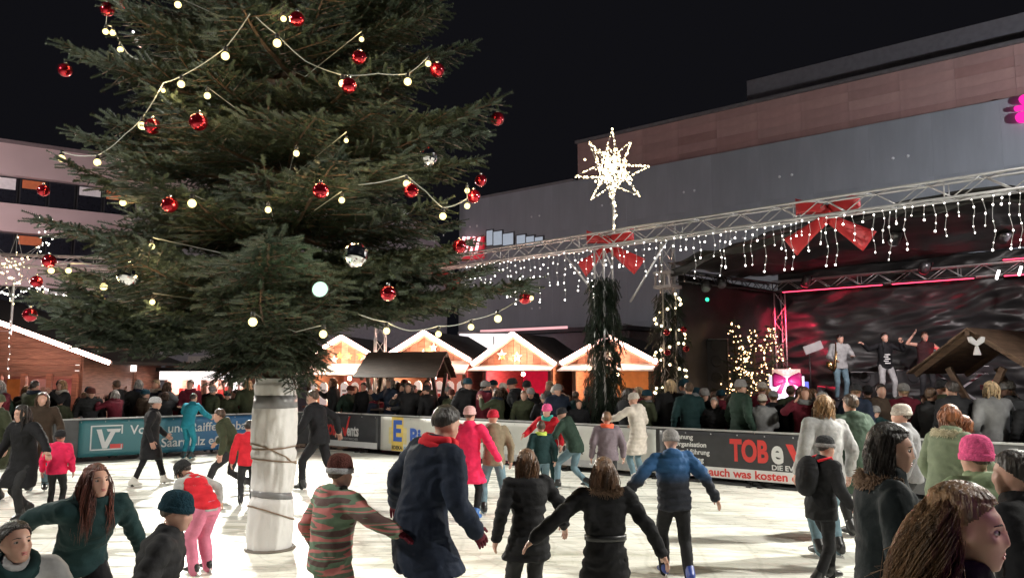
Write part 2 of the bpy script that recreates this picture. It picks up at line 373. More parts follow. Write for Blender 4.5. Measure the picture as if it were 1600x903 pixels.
# banners
def banner(name, label, side, px0, px1, m, z0=0.12, z1=BH - .03):
    if side == 'r':
        s0 = on_line(CORNER, UR, px0); s1 = on_line(CORNER, UR, px1); p = right_pt(s0); rot = R_ROT; L = s1 - s0
    else:
        s0 = -on_line(CORNER, UL, px0); s1 = -on_line(CORNER, UL, px1); p = left_pt(s0); rot = LROT; L = s0 - s1
    t = thing(name, label, 'banner', p, rot)
    # slightly slack sheet
    nx, nz = max(6, int(L / .12)), 8; V = []; Fc = []
    for j in range(nz + 1):
        for i in range(nx + 1):
            x = L * i / nx; z = z0 + (z1 - z0) * j / nz
            V.append((x, -.034 - .006 * noise.noise(Vector((x * 1.7 + px0, z * 2.3, 0))), z))
    for j in range(nz):
        for i in range(nx): a = j * (nx + 1) + i; Fc.append((a, a + 1, a + nx + 2, a + nx + 1))
    me = MB().add(V, Fc).mesh('sheet', m, True); o = link('sheet', me, t)
    md = o.modifiers.new('s', 'SOLIDIFY'); md.thickness = .004
    eye = MB()
    for k in range(int(L / .5) + 1): eye.ball((min(L - .04, .04 + k * .5), -.045, z1 - .035), (.014, .006, .014), 8, 4)
    eye.build('eyelets', m_rail, t)
    return t, L
YB = -.047
def fill(t, x, z, w, h, m, name='print', y=YB + .003): return MB().box((x + w / 2, y, z + h / 2), (w, .003, h)).build(name, m, t)
m_wht = mat('print_white', (0.75, 0.75, 0.75), 0.5, var=.03); m_red = mat('print_red', (0.62, 0.05, 0.045), 0.5, var=.05); m_blk = mat('print_black', (0.025, 0.025, 0.028), 0.5)
m_blu = mat('print_blue', (0.03, 0.09, 0.38), 0.5); m_yel = mat('print_yellow', (0.72, 0.52, 0.12), 0.5); m_gry = mat('print_grey', (0.35, 0.35, 0.36), 0.5)
# bank banner: green running into blue
mbk = bpy.data.materials.new('banner_bank'); mbk.use_nodes = True; n = mbk.node_tree.nodes; l = mbk.node_tree.links
tc = n.new('ShaderNodeTexCoord'); sp = n.new('ShaderNodeSeparateXYZ'); l.new(tc.outputs['Generated'], sp.inputs[0]); cr = n.new('ShaderNodeValToRGB')
cr.color_ramp.elements[0].position = .3; cr.color_ramp.elements[0].color = (.030, .14, .165, 1); cr.color_ramp.elements[1].position = .65; cr.color_ramp.elements[1].color = (.025, .13, .32, 1)
l.new(sp.outputs[0], cr.inputs[0]); l.new(cr.outputs[0], n['Principled BSDF'].inputs['Base Color']); n['Principled BSDF'].inputs['Roughness'].default_value = .5
t, L = banner('bank_banner', 'green and blue bank banner with white V logo on the left rink boards', 'l', 128, 452, mbk)
for (x, z, w, h) in ((.24, .26, .68, .03), (.24, .80, .68, .03), (.24, .26, .03, .57), (.89, .62, .03, .21), (.89, .26, .03, .12)): fill(t, x, z, w, h, m_wht, 'logo_frame')
MB().prism([(.36, .74), (.47, .74), (.55, .44), (.66, .68), (.60, .68), (.57, .74), (.88, .74), (.85, .66), (.76, .66), (.60, .30), (.50, .30)], 'y', YB, YB + .004).build('logo_letter', m_wht, t)
fill(t, .66, .29, .28, .10, m_red, 'logo_bar')
text('Volks- und Raiffeisenbank', .30, m_wht, t, (1.08, YB, .60), .004, sx=.98)
text('Saarpfalz eG', .30, m_wht, t, (1.78, YB, .26), .004, sx=.98)
# small event banner
m_dkb = mat('banner_dark', (0.04, 0.04, 0.045), 0.5, var=.15)
t, L = banner('event_banner', 'small dark banner with red TOB and white events lettering', 'r', 508, 594, m_dkb)
fill(t, .02, .13, L - .04, .15, m_wht, 'address_strip')
text('TOB', .36, m_red, t, (.10, YB, .42), .016, sx=.62); text('e', .40, m_wht, t, (.66, YB, .42), .012, sx=.7); text('ents', .40, m_wht, t, (.98, YB, .42), .012, sx=.66)
MB().prism([(.80, .62), (.86, .62), (.90, .50), (1.04, .90), (1.10, .92), (.94, .40), (.88, .40)], 'y', YB, YB + .004).build('tick_mark', m_red, t)
text('DIE EVENTMACHER', .085, m_gry, t, (.66, YB, .31), .001)
# supermarket banner
m_cream = mat('banner_cream', (0.62, 0.61, 0.56), 0.5, var=.05)
t, L = banner('supermarket_banner', 'cream banner with a blue E on a yellow square and blue lettering', 'r', 598, 772, m_cream)
fill(t, .30, .30, .62, .40, mat('print_pale_yellow', (0.66, 0.56, 0.28), .5), 'logo_wings', YB + .004); fill(t, .40, .13, .40, .82, m_yel, 'logo_square', YB + .002)
for (x, z, w, h) in ((.46, .36, .10, .52), (.56, .36, .20, .11), (.56, .57, .17, .10), (.56, .77, .20, .11)): fill(t, x, z, w, h, m_blu, 'logo_stroke', YB - .001)
text('EDEKA', .12, m_blk, t, (.42, YB - .002, .17), .004, sx=.95)
text('Bie', .50, m_blu, t, (1.02, YB, .34), .02, sx=.95); fill(t, .84, .14, 1.6, .10, mat('print_sky', (.10, .30, .55), .5), 'blue_strip')
# car banner
m_pale = mat('banner_pale', (0.50, 0.50, 0.47), 0.5, var=.05)
t, L = banner('car_banner', 'pale grey banner with a ring and lightning emblem', 'r', 776, 1024, m_pale)
ring = MB(); rr_ = .155; cx = on_line(CORNER, UR, 792) - on_line(CORNER, UR, 776)
for k in range(28):
    a0, a1 = 2 * PI * k / 28, 2 * PI * (k + 1) / 28
    ring.prism([(cx + q * math.cos(a), .66 + q * math.sin(a)) for q, a in ((rr_, a0), (rr_, a1), (rr_ - .025, a1), (rr_ - .025, a0))], 'y', YB, YB + .004)
ring.build('emblem_ring', m_blk, t)
MB().prism([(cx - .24, .68), (cx + .06, .70), (cx - .02, .63), (cx + .24, .64), (cx - .06, .615), (cx + .02, .68)], 'y', YB, YB + .004).build('emblem_bolt', m_blk, t)
text('AUTOHAUS', .13, m_blk, t, (L * .36, YB, .62), .003); text('SOMMER', .22, m_blk, t, (L * .36, YB, .38), .006)
fill(t, .02, .13, L - .04, .13, m_gry, 'address_strip'); text('www.', .10, m_wht, t, (L * .62, YB, .165), .001); text('.com', .10, m_wht, t, (L * .88, YB, .165), .001)
# large event banner
t, L = banner('large_event_banner', 'large dark banner with big red TOB, white list of services and red line below', 'r', 1030, 1345, m_dkb)
fill(t, .02, .13, L - .04, .19, m_wht, 'slogan_strip')
text('wissen es auch was kosten darf', .20, m_red, t, (.10, YB - .001, .165), .005, sx=1.08)
for k, w in enumerate(('Planung', 'Organisation', 'Durchführung', 'Vermietung')): text(w, .125, m_wht, t, (.30, YB, .80 - k * .135), .003)
MB().prism([(.10, .84), (.16, .80), (.22, .90), (.25, .90), (.17, .75), (.14, .75)], 'y', YB, YB + .004).build('tick_mark', m_wht, t)
xo = on_line(CORNER, UR, 1139) - on_line(CORNER, UR, 1030)
text('TOB', .52, m_red, t, (xo, YB, .47), .022, sx=.66); text('e', .60, m_wht, t, (xo + .74, YB, .47), .018, sx=.75)
MB().prism([(xo + 1.00, .80), (xo + 1.12, .80), (xo + 1.20, .60), (xo + 1.36, .94), (xo + 1.50, .94), (xo + 1.25, .47), (xo + 1.15, .47)], 'y', YB, YB + .004).build('tick_mark', m_red, t)
text('ents', .60, m_wht, t, (xo + 1.40, YB, .47), .018, sx=.7); text('DIE EVENTMACHER', .12, m_wht, t, (xo + .74, YB, .345), .002, sx=1.1)

# ---- lattice trusses
m_alu = mat('truss_aluminium', (0.62, 0.61, 0.62), 0.38, 0.55, var=.08, scale=20); m_alu_dk = mat('truss_black', (0.10, 0.10, 0.105), 0.4, 0.5)
def truss(name, label, p0, p1, size=.30, m=None, bay=.42, group='trusses over the rink', roll=0.0, r=.024, rb=.011):
    m = m or m_alu; p0 = Vector(p0); p1 = Vector(p1); d = p1 - p0; L = d.length
    t = thing(name, label, 'truss', p0, 0, group); x = d.normalized()
    y = Vector((0, 0, 1)).cross(x) if abs(x.z) < .95 else Vector((0, 1, 0)).cross(x)
    y.normalize(); z = x.cross(y); t.rotation_mode = 'QUATERNION'
    t.rotation_quaternion = Matrix((x, y, z)).transposed().to_quaternion() @ Quaternion((1, 0, 0), roll)
    ch = MB().tube((0, 0, 0), (L, 0, 0), r, 8).mesh('chord', m, True); h = size / 2
    for a in (-h, h):
        for b_ in (-h, h): link('chord', ch, t, (0, a, b_))
    N = max(2, round(L / bay)); q = L / N
    ms = MB().tube((0, 0, -h), (q, 0, h), rb, 5).mesh('brace', m, True); ms2 = MB().tube((0, 0, h), (q, 0, -h), rb, 5).mesh('brace', m, True)
    mt = MB().tube((0, -h, 0), (q, h, 0), rb, 5).mesh('brace', m, True); mt2 = MB().tube((0, h, 0), (q, -h, 0), rb, 5).mesh('brace', m, True)
    mv = MB().tube((0, 0, -h), (0, 0, h), rb, 5).mesh('brace', m, True)
    for i in range(N):
        e = i % 2
        for s_ in (-h, h):
            link('brace', ms2 if e else ms, t, (i * q, s_, 0))
        link('brace', mt2 if e else mt, t, (i * q, 0, h)); link('brace', mt if e else mt2, t, (i * q, 0, -h))
    k = 0.0
    while k < L + .01:
        for s_ in (-h, h): link('brace', mv, t, (min(k, L - .02), s_, 0))
        k += 2.5
    return t
TZ = 5.0
T_U = Vector((7.8 + 1.0, 11.8 - 20.0, 0)).normalized()
def tr_pt(s, z=TZ): return Vector((-1.0, 20.0, z)) + T_U * s
s_post = on_line((-1.0, 20.0), (T_U.x, T_U.y), 945)
def tr_s(px): return on_line((-1.0, 20.0), (T_U.x, T_U.y), px)
T_CORNER = tr_pt(-3.9)
truss('truss', 'long aluminium lattice truss over the right side of the rink hung with icicle lights', T_CORNER, tr_pt(tr_s(1600) + 3.0))
L_END = Vector((-15.5, 19.8, TZ)); 
truss('truss', 'aluminium lattice truss behind the tree over the left side of the rink', T_CORNER + Vector((-.17, -.12, 0)), L_END)
post = tr_pt(s_post, 0)
truss('truss_post', 'upright aluminium lattice post under the long truss with fir garland', post, post + Vector((0, 0, TZ - .2)), .28, group='truss posts', roll=.7)
truss('truss_post', 'upright lattice post at the far corner behind the tree', T_CORNER * Vector((1, 1, 0)) if False else Vector((T_CORNER.x, T_CORNER.y, 0)), Vector((T_CORNER.x, T_CORNER.y, TZ - .2)), .28, group='truss posts')
def pole(label, a, b_, r=.024):
    return tag(MB().tube(a, b_, r, 8).build('brace_pole', m_alu, None, True), label, 'pole', 'diagonal poles stiffening the truss post')
pole('slanting aluminium pole on the left of the garlanded post', tr_pt(tr_s(882), TZ - .19), tr_pt(tr_s(927), 3.85) + Vector((0, -.16, 0)))
pole('slanting aluminium pole on the right of the garlanded post', tr_pt(tr_s(1047), TZ - .19), tr_pt(tr_s(985), 3.55) + Vector((0, -.16, 0)))

# ---- floodlights of the rink, clamped to the trusses and to two masts beside the rink
m_black = mat('black_metal', (0.03, 0.03, 0.032), 0.45, 0.4)
def floodlight(label, p, target, energy, col=(1, .97, .88), lens=None, size=.16, spot=105):
    t = thing('floodlight', label, 'floodlight', p, 0, 'floodlights over the rink'); t.rotation_euler = aim(p, target)
    MB().box((0, 0, .07), (.34, .26, .10)).build('housing', m_black, t)
    MB().box((0, 0, .008), (.30, .22, .02)).build('lens', lens or glow('flood_lens', (1, .97, .9), 6.0), t)
    MB().box((.19, 0, .07), (.02, .05, .20)).box((-.19, 0, .07), (.02, .05, .20)).box((0, 0, .17), (.40, .05, .02)).build('bracket', m_black, t)
    lamp('flood_beam', 'SPOT', energy * FLOOD, col, t, (0, 0, -.03), None, spot_size=R(spot), spot_blend=.6, shadow_soft_size=size)
    return t
floodlight('black floodlight on the far corner truss hidden by the tree', (-6.6, 21.75, 4.65), (0.5, 11, 0), 6000, spot=70)
floodlight('black floodlight on the left truss behind the tree crown', (-8.4, 21.2, 4.65), (-6, 12, 0), 3600, spot=92)
floodlight('black floodlight on the left truss beyond the picture', (-15.0, 18.5, 4.7), (-8, 8, 0), 3600)
floodlight('black floodlight on the right end of the long truss', tr_pt(tr_s(1600) + 1.6, 4.7) + Vector((-.3, -.3, 0)), (3, 9, 0), 4200)
def mast(label, p, h):
    t = thing('light_mast', label, 'mast', p, 0, 'masts beside the rink')
    MB().tube((0, 0, 0), (0, 0, h), .06, 10).build('pole', m_alu, t, True); MB().box((0, 0, .03), (.5, .5, .06)).build('base', m_black, t)
    return t
mast('tall light mast beyond the left side of the rink', (-11.5, 5.0, 0), 8.1); mast('tall light mast beyond the right side of the rink', (10.5, 4.5, 0), 8.1)
floodlight('floodlight on the left mast', (-11.3, 5.0, 8.0), (-3, 8, 0), 5200); floodlight('floodlight on the right mast', (10.3, 4.6, 8.0), (2.5, 8, 0), 5200)

def added_wall_lamp(label, p, energy, tgt, col=(.86, .9, 1.0)):  # pole lamp added out of view to brighten the building fronts
    t = thing('added_wall_lamp', label, 'added lamp', p, 0, 'unseen lamps added to light the walls')
    MB().path([(0, 0, 0), (0, 0, 7.5), (0, 0, 8.0)], [.09, .06, .05], 10).build('pole', m_black, t, True)
    MB().box((0, 0, 8.05), (.5, .5, .12)).build('lamp_head', m_black, t); MB().box((0, 0, 7.98), (.4, .4, .03)).build('lens', glow('added_wall_lens', col, 10), t)
    l_ = lamp('added_wall_light', 'SPOT', energy, col, t, (0, 0, 7.9), None, spot_size=R(150), spot_blend=.5, shadow_soft_size=.2)
    l_.rotation_euler = aim(Vector(p) + Vector((0, 0, 7.9)), tgt)
added_wall_lamp('lamp added out of view beyond the right edge to light the store wall', (17.5, 11.5, 0), 8600, (10, 27, 9), (.95, .96, 1.0))
added_wall_lamp('lamp added out of view beyond the left edge to light the office front', (-27, 27, 0), 7500, (-22, 38, 9), (1, .82, .84))

# ================================================================== MARKET STALLS
m_plank = wood('stall_wood', (0.32, 0.135, 0.085)); m_plank2 = wood('stall_wood_light', (0.44, 0.21, 0.145)); m_dkwood = wood('dark_wood', (0.055, 0.035, 0.025)); m_roof = mat('roof_felt', (0.025, 0.024, 0.024), 0.85, var=.3, scale=10, bump=.4, bscale=40)
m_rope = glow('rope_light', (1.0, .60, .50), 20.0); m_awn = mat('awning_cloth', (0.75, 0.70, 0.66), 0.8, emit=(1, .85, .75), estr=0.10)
m_bulb_in = glow('stall_bulb', (1, .7, .42), 60.0)
def stall(label, px0, px1, Y, py_apex, py_eave, py_awn, rot=0.0, inside=(0.55, 0.35, 0.2), lampcol=(1, .72, .45), power=130, panels=0, awn=True, depth=2.6):
    c = XY((px0 + px1) / 2, Y); wd = (px1 - px0) / F * Y; za = W(800, py_apex, Y).z; ze = W(800, py_eave, Y).z; zw = W(800, py_awn, Y).z
    t = thing('market_stall', label, 'stall', (c.x, Y, 0), rot, 'market stalls beyond the rink'); hw = wd / 2; sw = hw * .86
    mi = mat('stall_inside_%0.2f_%0.2f' % inside[:2], inside, .7)
    # side, back walls and counter
    MB().box((-sw, depth / 2, ze / 2), (.06, depth, ze)).build('side_wall', m_plank, t); MB().box((sw, depth / 2, ze / 2), (.06, depth, ze)).build('side_wall', m_plank, t)
    MB().box((0, depth, ze / 2), (2 * sw + .06, .06, ze)).build('back_wall', mi, t)
    MB().box((0, 0.02, .5), (2 * sw, .06, 1.0)).build('counter_front', m_plank2, t); MB().box((0, -.06, 1.03), (2 * sw + .1, .40, .05)).build('counter_top', m_plank2, t)
    for x in (-sw + .05, sw - .05): MB().box((x, -.02, zw / 2 + .5), (.09, .09, zw - 1.0)).build('post', m_dkwood, t)
    # gable of upright boards
    nb = 11; g0 = ze - .02
    for k in range(nb):
        x0 = -hw * .93 + 2 * hw * .93 * k / nb; x1 = -hw * .93 + 2 * hw * .93 * (k + 1) / nb - .012
        f = lambda x: g0 + (za - .06 - g0) * max(0, 1 - abs(x) / (hw * .95))
        pts = [(x0, g0 - .05), (x1, g0 - .05), (x1, f(x1))] + ([(0, f(0))] if x0 < 0 < x1 else []) + [(x0, f(x0))]
        MB().prism(pts, 'y', .0, .035).build('gable_board', m_plank2 if k % 2 else m_plank, t)
    # roof planes
    for s_ in (-1, 1):
        dx, dz = s_ * (hw + .05), ze - .05; nrm = Vector((-(za - dz) * -s_, 0, hw)).normalized() * .05
        V = []
        for y in (-.30, depth + .2):
            V += [(0, y, za), (dx, y, dz), (dx, y, dz + .06), (0, y, za + .06)]
        MB().add(V, [(0, 1, 2, 3), (7, 6, 5, 4), (0, 4, 5, 1), (1, 5, 6, 2), (2, 6, 7, 3), (3, 7, 4, 0)]).build('roof', m_roof, t)
        MB().path([(0, -.36, za + .02), (dx * .5, -.36, (za + dz) / 2 + .02), (dx, -.36, dz + .03)], .062, 6).build('rope_light', m_rope, t)
        MB().bar((0, -.31, za - .06), (dx, -.31, dz - .05), .03, .12).build('barge_board', m_plank2, t)
    if awn:
        V = [(-hw * .97, -.04, ze - .04), (hw * .97, -.04, ze - .04), (hw * 1.02, -.75, zw), (-hw * 1.02, -.75, zw)]
        MB().add(V + [(a, b_, c_ - .03) for a, b_, c_ in V], [(0, 1, 2, 3), (7, 6, 5, 4), (2, 6, 7, 3), (0, 4, 5, 1), (1, 5, 6, 2), (3, 7, 4, 0)]).build('awning', m_awn, t)
    b_ = MB().ball((0, .5, zw - .12), .06, 10, 7).build('lamp_bulb', m_bulb_in, t, True)
    lamp('stall_light', 'POINT', power * 1.7, lampcol, t, (0, .3, zw - .15), None, shadow_soft_size=.08)
    lamp('gable_light', 'POINT', power * .7, (1, .65, .45), t, (0, -.62, ze + .2), None, shadow_soft_size=.1)
    # painted panels, goods and ornaments
    for k in range(panels):
        x = -sw + (k + .5) * 2 * sw / panels; w = 2 * sw / panels * .72; z1 = zw - .22; z0 = 1.08
        p = MB().prism([(x - w / 2, z0), (x + w / 2, z0), (x + w / 2, z1 - .1), (x + w * .3, z1 - .03), (x, z1), (x - w * .3, z1 - .03), (x - w / 2, z1 - .1)], 'y', .02, .05).build('price_panel', mat('price_panel', (.8, .76, .74), .5, emit=(1, .85, .85), estr=.35), t)
        MB().box((x, .012, (z0 + z1) / 2 + .08), (w * .55, .01, .06)).build('panel_print', m_gry, p)
        MB().box((x, .012, (z0 + z1) / 2 - .06), (w * .4, .01, .1)).build('panel_print', m_red, p)
    for k in range(5):
        x = random.uniform(-.5, .5) * hw; z = ze + (za - ze) * random.uniform(.15, .55) * (1 - abs(x) / hw)
        star = []; r0 = random.uniform(.10, .17)
        for q in range(10): rr = r0 if q % 2 == 0 else r0 * .45; star.append((x + rr * math.sin(q * PI / 5), z + rr * math.cos(q * PI / 5)))
        MB().prism(star, 'y', -.06, -.03).build('gable_ornament', random.choice([m_plank2, m_wht, m_yel]), t)
    if not panels:
        for k in range(9):
            x = -sw + .25 + k * (2 * sw - .5) / 8; hh = random.uniform(.1, .25)
            MB().box((x, .0, 1.06 + hh / 2), (.16, .18, hh)).build('goods_box', random.choice([m_red, m_wht, m_yel, m_plank2]), t)
    return t
stall('wooden stall with white price panels left of the dark shelter, half hidden by the tree', 470, 606, 23.6, 528, 566, 585, -.12, (.55, .2, .2), panels=7, depth=3.2)
stall('wooden stall with white price panels directly behind the dark roofed shelter', 596, 742, 23.2, 521, 562, 583, -.30, (.55, .2, .2), panels=7, depth=3.2)
stall('wooden stall with deep pink lit interior between two other stalls', 742, 874, 22.6, 523, 568, 578, -.38, (.62, .02, .12), (1, .2, .3), 150, depth=3.2)
stall('wooden stall partly hidden by the fir garlanded post', 882, 1030, 22.0, 527, 566, 578, -.42, (.60, .30, .12), (1, .62, .35), 150, depth=3.2)
# bright white stand between the stalls
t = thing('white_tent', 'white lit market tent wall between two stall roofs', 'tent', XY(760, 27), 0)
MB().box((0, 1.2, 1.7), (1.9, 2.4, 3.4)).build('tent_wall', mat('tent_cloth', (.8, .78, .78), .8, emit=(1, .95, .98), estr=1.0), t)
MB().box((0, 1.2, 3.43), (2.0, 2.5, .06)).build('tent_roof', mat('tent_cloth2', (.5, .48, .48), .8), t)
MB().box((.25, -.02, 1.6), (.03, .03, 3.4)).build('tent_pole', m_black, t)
# left timber hut
HY = 20.6
hut = thing('timber_hut', 'large timber hut with a string of light along its gable at the left edge', 'hut', XY(-70, HY), .0, None)
hx = XY(-70, HY).x
def hz(px, py): p = W(px, py, HY); return (p.x - hx, p.z)
ap = hz(-120, 456); e1 = hz(192, 570); wr = hz(128, 560)[0]; wl0 = 2 * ap[0] - wr
m_log = wood('hut_boards', (0.24, 0.125, 0.085))
zt = hz(100, 572)[1]; slope = (ap[1] - e1[1]) / (e1[0] - ap[0])
def roofz(x): return ap[1] - abs(x - ap[0]) * slope
z = 0.0; k = 0
while z < ap[1] - .12:
    z1 = z + .145; xr = min(wr, ap[0] + (ap[1] - z1 - .05) / slope); 
    if zt - 1.15 < z < zt - .28: z += .15; k += 1; continue
    MB().box(((ap[0] * 2) / 2, 0.0, z + .072), (2 * (xr - ap[0]), .06, .138)).build('wall_board', m_log, hut)
    z += .15; k += 1
for s_ in (-1, 1):
    dx = ap[0] + s_ * (e1[0] - ap[0]); V = []
    for y in (-.55, 4.0): V += [(ap[0], y, ap[1]), (dx, y, e1[1]), (dx, y, e1[1] + .09), (ap[0], y, ap[1] + .09)]
    MB().add(V, [(0, 1, 2, 3), (7, 6, 5, 4), (0, 4, 5, 1), (1, 5, 6, 2), (2, 6, 7, 3), (3, 7, 4, 0)]).build('roof', m_roof, hut)
    N = 7
    for q in range(N):
        a = q / N; b_ = (q + .93) / N; f = lambda v: (ap[0] + (dx - ap[0]) * v, -.60, ap[1] + (e1[1] - ap[1]) * v + .03)
        MB().path([f(a), f(b_)], .062, 6).build('rope_light', m_rope, hut)
    MB().box((ap[0] + s_ * (wr - ap[0]), 2, zt / 2 + .3), (.1, 4, zt + .5)).build('side_wall', m_log, hut)
MB().box((ap[0], 3.9, 1.6), (2 * (wr - ap[0]), .1, 3.2)).build('back_wall', mat('hut_inside', (.62, .30, .26), .7), hut)
for px in (2, 40, 80, 120):
    x = hz(px, 590)[0]; MB().box((x, -.05, zt - .70), (.13, .12, 1.0)).build('window_post', m_plank, hut)
for px, c in ((22, (.55, .22, .06)), (62, (.72, .45, .45)), (102, (.70, .25, .28))):
    x = hz(px, 590)[0]
    MB().prism([(x - .26, zt - .34), (x + .26, zt - .34), (x + .26, zt - .50), (x + .05, zt - .8), (x + .2, zt - 1.15), (x - .1, zt - 1.15), (x - .26, zt - .6)], 'y', .12, .14).build('curtain', mat('curtain_%d' % px, c, .8), hut)
lamp('hut_light', 'POINT', 170, (1, .62, .5), hut, (hz(70, 590)[0], 1.6, zt - .4), None, shadow_soft_size=.15)
lamp('hut_light', 'POINT', 22, (1, .62, .5), hut, (hz(60, 590)[0], -1.0, zt + .2), None, shadow_soft_size=.15)
MB().ball((hz(70, 590)[0], 1.6, zt - .4), .07).build('lamp_bulb', m_bulb_in, hut, True)
# bright stand to the right of the hut and a row of lit kiosks under the tree
def kiosk(label, px0, px1, Y, zt_, col=(1, .93, .9), e=2.2):
    c = XY((px0 + px1) / 2, Y); wd = (px1 - px0) / F * Y
    t = thing('lit_kiosk', label, 'kiosk', (c.x, Y, 0), 0, 'lit kiosks seen below the branches')
    MB().box((0, .03, .55), (wd, .06, 1.1)).build('counter', m_plank, t); MB().box((0, 1.5, 1.3), (wd, .06, 2.6)).build('back_wall', mat('kiosk_back', (.8, .72, .7), .6), t)
    MB().box((0, .6, zt_ + .25), (wd + .3, 2.2, .12)).build('roof', m_roof, t)
    MB().box((0, -.3, zt_ + .08), (wd + .2, .08, .30)).build('lit_fascia', glow('fascia_%0.1f' % e, col, e), t)
    for s_ in (-1, 1): MB().box((s_ * wd / 2, .7, 1.2), (.08, 1.6, 2.4)).build('side_wall', m_plank2, t)
    for k in range(5): 
        hh = random.uniform(.2, .5); MB().box((-wd / 2 + (k + .5) * wd / 5, .9, 1.3 + hh / 2), (wd / 8, .2, hh)).build('goods', random.choice([m_blk, m_red, m_gry, m_plank2]), t)
    lamp('kiosk_light', 'POINT', 120, col, t, (0, .7, zt_ - .1), None, shadow_soft_size=.1)
    return t
kiosk('white lit kiosk beside the timber hut roof end', 132, 214, 23.5, 2.15)
kiosk('bright kiosk under the branches left of the trunk', 262, 318, 24.5, 1.9, (1, .9, .88), 1.8)
kiosk('bright kiosk under the branches close to the wrapped trunk', 324, 384, 24.5, 1.9, (1, .86, .86), 1.8)

# ---- timber table shelters with crossed posts
def shelter(label, c, rot, wd, L, z_e, z_r, m_dkwood=m_dkwood):
    t = thing('table_shelter', label, 'shelter', c, rot, 'open timber shelters with crossed posts')
    # ridge along local x, gable ends at +-L/2
    for s_ in (-1, 1):
        NB = 7
        for k in range(NB):     # overlapping roof boards
            a, b_ = k / NB, (k + 1.12) / NB
            y0, y1 = s_ * wd / 2 * a, s_ * wd / 2 * b_; z0 = z_r - (z_r - z_e) * a; z1 = z_r - (z_r - z_e) * b_
            MB().bar((0, (y0 + y1) / 2, (z0 + z1) / 2 + .012 * (k % 2) + .01 * k * 0), (0.0001, (y0 + y1) / 2, (z0 + z1) / 2), .01, .01) 
            ang = math.atan2(z1 - z0, y1 - y0) if s_ > 0 else math.atan2(z1 - z0, y1 - y0)
            ln = math.hypot(y1 - y0, z1 - z0); M = Matrix.Rotation(ang, 3, 'X')
            MB().box((0, (y0 + y1) / 2, (z0 + z1) / 2 + .02 + .012 * (NB - k) / NB), (L + random.uniform(-.04, .04), ln, .024), M).build('roof_board', m_dkwood, t)
        for e in (-1, 1):
            x = e * (L / 2 - .2)
            MB().bar((x, 0, z_r - .03), (x, s_ * wd * .48, z_e - .02), .08, .09).build('rafter', m_dkwood, t)
            MB().bar((x + .05 * s_, -s_ * wd * .30, .0), (x + .05 * s_, s_ * wd * .22, z_e + .1), .09, .09).build('crossed_post', m_dkwood, t)
    MB().box((0, 0, z_r - .05), (L, .08, .1)).build('ridge_beam', m_dkwood, t)
    MB().box((0, 0, 1.08), (L * .85, .5, .05)).build('table_top', m_dkwood, t)
    for e in (-1, 1): MB().box((e * L * .3, 0, .53), (.1, .3, 1.06)).build('table_leg', m_dkwood, t)
    return t
Ys = 20.6
shelter('dark roofed timber shelter with crossed posts in front of the central stalls', XY(636, Ys), -.22, 1.9, 2.2, W(800, 590, Ys).z, W(800, 552, Ys).z)
c2 = XY(1515, 13.0) + Vector((1.1 * math.cos(.6), 1.1 * math.sin(.6), 0))
shelter('timber shelter with shingled roof and crossed posts in front of the stage', c2, .6, 2.1, 2.2, 2.02, 2.75, wood('shelter_wood', (.15, .09, .06)))
t = tag(MB().prism([(0, 0), (-.12, .07), (-.14, .15), (-.08, .16), (0, .08), (.08, .16), (.14, .15), (.12, .07)], 'y', -.02, .02).prism([(-.02, 0), (.02, 0), (.06, -.14), (-.06, -.14)], 'y', -.015, .015).build('ribbon_bow', mat('white_ribbon', (.6, .58, .6), .5), None, loc=W(1526, 541, 12.7)), 'small white ribbon bow under the gable of the right shelter', 'bow')
# ================================================================== STAGE
SU = Vector((.73, -.683, 0)).normalized(); SN = Vector((-SU.y, SU.x, 0))          # along the front, towards the back
ST = Vector((3.93, 19.0, 0)); SD = 6.2; SW = 11.5; SZ = 1.3
S_ROT = math.atan2(SU.y, SU.x)
def st(a, b_, z=0): return ST + SU * a + SN * b_ + Vector((0, 0, z))
m_tarp = mat('black_tarp', (0.030, 0.030, 0.031), 0.42, var=.3, scale=2, bump=.12, bscale=9, spec=.5, stretch=(1, 1, 2))
stage = thing('concert_stage', 'open concert stage with black tarpaulin roof and back sheet', 'stage', ST, S_ROT)
MB().box((SW / 2, SD / 2, SZ - .06), (SW, SD, .12)).build('platform', m_black, stage)
MB().box((SW / 2, .05, (SZ - .12) / 2), (SW, .05, SZ - .14)).build('front_skirt', mat('stage_skirt', (.015, .015, .017), .8), stage)
def sheet(fn, nu, nv, name, m, parent):
    V = [fn(i / nu, j / nv) for j in range(nv + 1) for i in range(nu + 1)]
    Fc = [(j * (nu + 1) + i, j * (nu + 1) + i + 1, (j + 1) * (nu + 1) + i + 1, (j + 1) * (nu + 1) + i) for j in range(nv) for i in range(nu)]
    o = link(name, MB().add(V, Fc).mesh(name, m, True), parent); md = o.modifiers.new('s', 'SOLIDIFY'); md.thickness = .01; return o
V3f = lambda *a: Vector(a)
def fold(x, z, a=.10):
    p = Vector((x * .55 + z * .35, z * 1.3, 3.1)); q = Vector((x * 1.1 - z * .6, z * 2.4, 9.0))
    w_ = V3f(x * .45 + z * .9, z * 1.5 - x * .35, 5.0); return a * (noise.noise(p) + .7 * (1 - 2 * abs(noise.noise(q))) + .8 * (1 - 2 * abs(noise.noise(w_))) + .35 * (1 - 2 * abs(noise.noise(w_ * 2.4))))
def backf(u, v):
    x = SW * u; z = SZ + (5.15 - SZ) * v
    swag = .25 * math.exp(-((x - 3.3) / 2.0) ** 2) * math.sin(v * 9 + math.cos((x - 3.3) * .9) * 2.5) * .35
    return (x, SD + .15 - fold(x, z, .14) - swag, z)
sheet(backf, 150, 90, 'back_sheet', m_tarp, stage)
